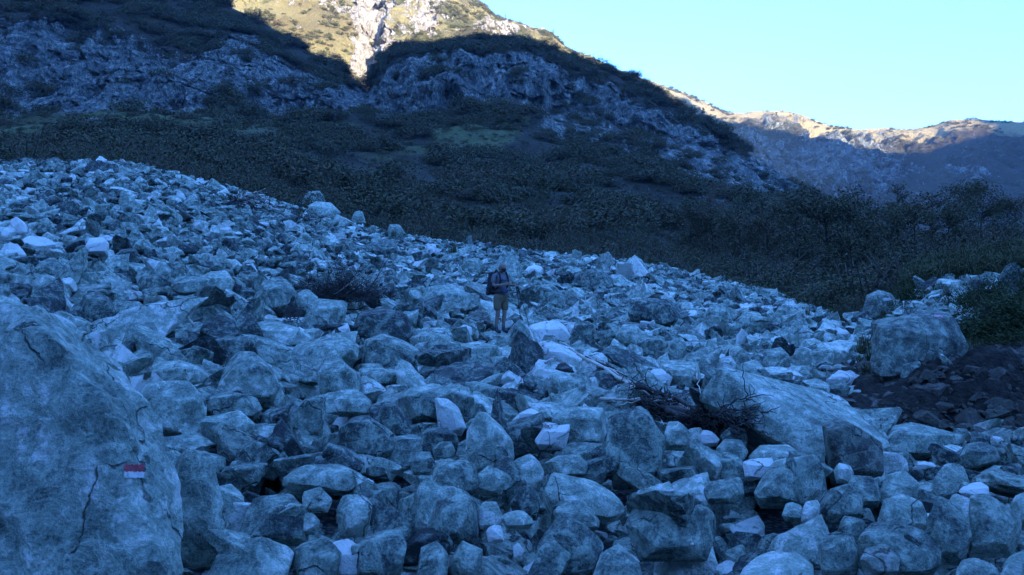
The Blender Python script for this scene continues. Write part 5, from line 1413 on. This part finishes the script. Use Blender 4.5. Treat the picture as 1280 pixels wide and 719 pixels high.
# ================================================================== hiker
SKIN = simple('skin', (.27, .18, .15), .6, .08, 40, .001); SHIRT = simple('grey_blue_shirt', (.15, .15, .18), .85, .15, 40); SHORTS = simple('khaki_cloth', (.16, .125, .085), .9, .15, 40)
BOOT = simple('boot_leather', (.035, .04, .055), .7, .3, 60); PACK = simple('backpack_fabric', (.03, .03, .038), .75, .3, 60); BEARD = simple('dark_beard', (.02, .016, .015), .9, .3, 120)
STRAP = simple('blue_strap', (.05, .07, .15), .7, .2, 60); BLACK = simple('black_rubber', (.015, .015, .018), .6, .2, 60); SOCK = simple('grey_sock', (.12, .13, .15), .9, .2, 60)
def skin_mesh(name, V, E, Rd, mat, sub=2, root=0):
    me = bpy.data.meshes.new(name); me.from_pydata(V, E, [])
    o = bpy.data.objects.new('tmp', me); COL.objects.link(o)
    m = o.modifiers.new('skin', 'SKIN'); m.use_smooth_shade = True
    for k, d in enumerate(me.skin_vertices[0].data):
        d.radius = (Rd[k], Rd[k]) if np.ndim(Rd[k]) == 0 else Rd[k]; d.use_root = (k == root)
    s = o.modifiers.new('sub', 'SUBSURF'); s.levels = sub; s.render_levels = sub
    dg = bpy.context.evaluated_depsgraph_get(); out = bpy.data.meshes.new_from_object(o.evaluated_get(dg)); out.name = name
    bpy.data.objects.remove(o); out.materials.clear(); out.materials.append(mat)
    out.polygons.foreach_set('use_smooth', np.full(len(out.polygons), True, bool)); return out
class G_:
    def __init__(s): s.V = []; s.E = []; s.R = []
    def chain(s, pts, rad, start=None):
        prev = start
        for p, r in zip(pts, rad):
            s.V.append(tuple(p)); s.R.append(r); k = len(s.V) - 1
            if prev is not None: s.E.append((prev, k))
            prev = k
        return prev
hx_, hy_ = (626 - 640) / F * 20.0, bfind('that the hiker')[2][1] - .05
from mathutils.bvhtree import BVHTree
_b = bfind('that the hiker')[0]; _bv = BVHTree.FromPolygons([v.co + _b.location for v in _b.data.vertices], [tuple(p.vertices) for p in _b.data.polygons])
_fw = [_bv.ray_cast(Vector((hx_ + dx, hy_ + dy, 10)), Vector((0, 0, -1)))[0] for dx in (-.13, 0, .13) for dy in (-.1, .05)]
_fw = [q.z for q in _fw if q is not None]; hz_ = (max(_fw) if _fw else EYE + (360 - 412) / F * 20.0) - .02; print('hiker feet row', 360 - (hz_ - EYE) / 20 * F, _fw)
hk = thing('person', (hx_, hy_, hz_), 'bald bearded hiker in khaki shorts standing on a boulder looking down at their hands', 'person')
KS = 89 / F * hy_ / 1.74; hk.scale = (KS, KS, KS); print('hiker', hy_, KS)
hk.rotation_euler = (0, 0, math.radians(-142))       # faces right and towards the viewer
g = G_()
pel = g.chain([(0, 0, .93)], [.13])
nk = g.chain([(0, 0, 1.08), (0, 0, 1.25), (0, -.01, 1.38), (0, .02, 1.475)], [.12, .135, .13, .058], pel)
hb = g.chain([(0, .055, 1.545), (0, .075, 1.60), (0, .085, 1.655), (0, .075, 1.70)], [.072, .088, .092, .062], nk)
g.chain([(0, .165, 1.585), (0, .19, 1.575)], [.02, .012], hb - 2)                      # nose
for sx in (-1, 1): g.chain([(sx * .085, .065, 1.60), (sx * .10, .06, 1.605)], [.018, .012], hb - 2)      # ears
def hand(start, wrist, fwd, side, up, left):
    fwd, side, up = map(np.array, (fwd, side, up)); w = np.array(wrist)
    palm = g.chain([w + fwd * .045], [(.03)], start)
    for k in range(4):
        b = w + fwd * .075 + side * (k - 1.5) * .021
        L = [.062, .075, .07, .052][k]
        g.chain([b, b + fwd * L * .45 - up * .012, b + fwd * L * .75 - up * .035, b + fwd * L * .72 - up * .055], [.0105, .0095, .009, .008], palm)
    tb = w + fwd * .03 + side * .036
    g.chain([tb, tb + fwd * .025 + side * .018 - up * .01, tb + fwd * .05 + side * .012 - up * .02], [.012, .011, .009], palm)
ch = pel + 3
wr = g.chain([(.13, -.01, 1.42), (.185, -.01, 1.40), (.215, .0, 1.28), (.235, .03, 1.16), (.17, .16, 1.165), (.09, .25, 1.185)], [.05, .052, .044, .038, .034, .024], ch)
hand(wr, (.07, .27, 1.19), (-.75, .65, .05), (.1, .1, .98), (.65, .75, 0), False)
wl = g.chain([(-.13, -.01, 1.42), (-.185, -.01, 1.40), (-.225, .02, 1.28), (-.245, .06, 1.17), (-.22, .2, 1.165), (-.19, .31, 1.17)], [.05, .052, .044, .038, .034, .024], ch)
hand(wl, (-.185, .33, 1.172), (.15, .98, .03), (-.98, .15, .1), (0, 0, 1), True)
for sx in (-1, 1):
    an = g.chain([(sx * .095, 0, .88), (sx * .10, .02, .68), (sx * .10, .03, .49), (sx * .105, -.01, .32), (sx * .11, -.02, .12)], [.095, .082, .056, .054, .034], pel)
link('body', skin_mesh('body', g.V, g.E, g.R, SKIN), hk)
g = G_(); a = g.chain([(0, 0, .96), (0, 0, 1.1), (0, .01, 1.25), (0, -.01, 1.385), (0, .01, 1.455)], [.15, .148, .158, .15, .075])
for sx in (-1, 1): g.chain([(sx * .13, -.01, 1.415), (sx * .195, -.01, 1.395), (sx * .225, .005, 1.27), (sx * .232, .015, 1.22)], [.066, .07, .062, .058], 3)
link('shirt', skin_mesh('shirt', g.V, g.E, g.R, SHIRT), hk)
g = G_(); g.chain([(0, 0, 1.0), (0, 0, .90)], [.15, .148])
for sx in (-1, 1): g.chain([(sx * .10, .0, .80), (sx * .112, .02, .66), (sx * .118, .03, .52)], [.112, .103, .09], 1)
link('shorts', skin_mesh('shorts', g.V, g.E, g.R, SHORTS), hk)
for sx in (-1, 1):
    g = G_(); g.chain([(sx * .11, -.03, .17), (sx * .11, -.03, .07), (sx * .115, .06, .05), (sx * .12, .17, .035)], [.056, .052, .05, .036])
    link('boot', skin_mesh('boot', g.V, g.E, g.R, BOOT), hk)
    g = G_(); g.chain([(sx * .11, -.02, .25), (sx * .11, -.025, .18), (sx * .11, -.025, .12)], [.046, .046, .05])
    link('sock', skin_mesh('sock', g.V, g.E, g.R, SOCK), hk)
g = G_(); g.chain([(0, .135, 1.555), (0, .14, 1.53), (0, .13, 1.50)], [(.058), .052, .034]); g.chain([(-.06, .10, 1.58), (-.045, .13, 1.55)], [.02, .03], None); g.E.append((len(g.V) - 1, 0)); n_ = len(g.V); g.chain([(.06, .10, 1.58), (.045, .13, 1.55)], [.02, .03], None); g.E.append((len(g.V) - 1, 0))
link('beard', skin_mesh('beard', g.V, g.E, g.R, BEARD), hk)
for sx in (-1, 1):
    V, Fc = ICO[2]; link('eye', mesh_from('eye', V * .009 + [sx * .03, .158, 1.625], Fc, BLACK), hk)
def rbox(c, e, mat, name, parent, p=9, n=4, rough=.012):
    D, Fc = ICO[n]; D = D * np.array(e); D = D / np.linalg.norm(D, axis=1)[:, None]
    r = 1 / ((np.abs(D / np.array(e)) ** p).sum(1)) ** (1 / p); V = D * r[:, None]
    V = V + V / np.linalg.norm(V, axis=1)[:, None] * (fbm(V * 9 + c[0] * 5, 3) * rough)[:, None]
    return link(name, mesh_from(name, V + np.array(c), Fc, mat), parent)
bp = rbox((0, -.25, 1.19), (.16, .11, .26), PACK, 'backpack', hk, 5)
rbox((0, -.25, 1.44), (.15, .11, .06), PACK, 'backpack_lid', bp, 4)
rbox((0, -.385, 1.08), (.12, .05, .13), PACK, 'backpack_pocket', bp, 4)
rbox((.18, -.25, 1.03), (.05, .06, .11), PACK, 'backpack_pocket', bp, 4)
for sx in (-1, 1):
    pth = [(sx * .09, -.15, 1.44), (sx * .105, -.03, 1.535), (sx * .11, .10, 1.46), (sx * .115, .155, 1.32), (sx * .13, .13, 1.16), (sx * .16, 0, 1.06), (sx * .14, -.15, 1.0)]
    link('shoulder_strap', clean_mesh('strap', [tube_arrays(pth, .024, 6)], PACK), bp)
th = np.linspace(0, 2 * math.pi, 15); link('hip_belt', clean_mesh('belt', [tube_arrays([(.175 * math.cos(q), .165 * math.sin(q), 1.0) for q in th], .026, 6)], PACK), bp)
link('chest_strap', clean_mesh('strap', [tube_arrays([(-.11, .165, 1.30), (0, .18, 1.29), (.11, .165, 1.30)], .012, 6)], STRAP), bp)
rbox((0, .19, 1.03), (.08, .035, .05), STRAP, 'belt_pouch', hk, 4)
# trekking poles hanging from the far hand
def pole(dx, lean, label):
    M = Matrix.Rotation(math.radians(-142), 4, 'Z'); h0 = Vector((-.18 + dx, .405, 1.15)); w0 = (M @ h0) * KS
    t = thing('trekking_pole', (hx_ + w0.x, hy_ + w0.y, hz_ + w0.z), label, 'trekking pole')
    e = np.array([lean[0], lean[1], -.98]); t.scale = (KS, KS, KS)
    link('shaft', clean_mesh('shaft', [tube_arrays([(0, 0, -.05), e * .98], [.008, .006], 8)], BLACK), t)
    link('grip', clean_mesh('grip', [tube_arrays([(0, 0, .05), (0, 0, .03), (0, 0, -.05), tuple(e * .2)], [.012, .02, .017, .013], 8)], BLACK), t)
    link('strap', clean_mesh('strap', [tube_arrays([(0, 0, .03), (.03, -.02, -.03), (.035, -.02, -.14), (.01, -.01, -.17), (0, 0, .02)], .006, 5)], BLACK), t)
pole(0, (.12, .02), 'left one of two trekking poles hanging from the hiker hand')
pole(-.04, (.28, .06), 'right and more slanted of two trekking poles hanging from the hiker hand')

# ================================================================== haze
zt = max(PR[..., 2].max(), co2[..., 2].max(), co3[..., 2].max()) + 20
t = NT('valley_haze'); pv = t.n('ShaderNodeVolumePrincipled'); pv.inputs['Color'].default_value = (.30, .58, 1.0, 1); pv.inputs['Density'].default_value = HAZE; pv.inputs['Anisotropy'].default_value = 0.0
t.l(pv.outputs[0], t.out.inputs['Volume'])
bm = bmesh.new(); bmesh.ops.create_cube(bm, size=1); me = bpy.data.meshes.new('haze'); bm.to_mesh(me); bm.free(); me.materials.append(t.m)
h = link('haze', me, kind='stuff'); h.scale = (6400, 6400, zt + 12); h.location = (0, 0, (zt - 12) / 2)
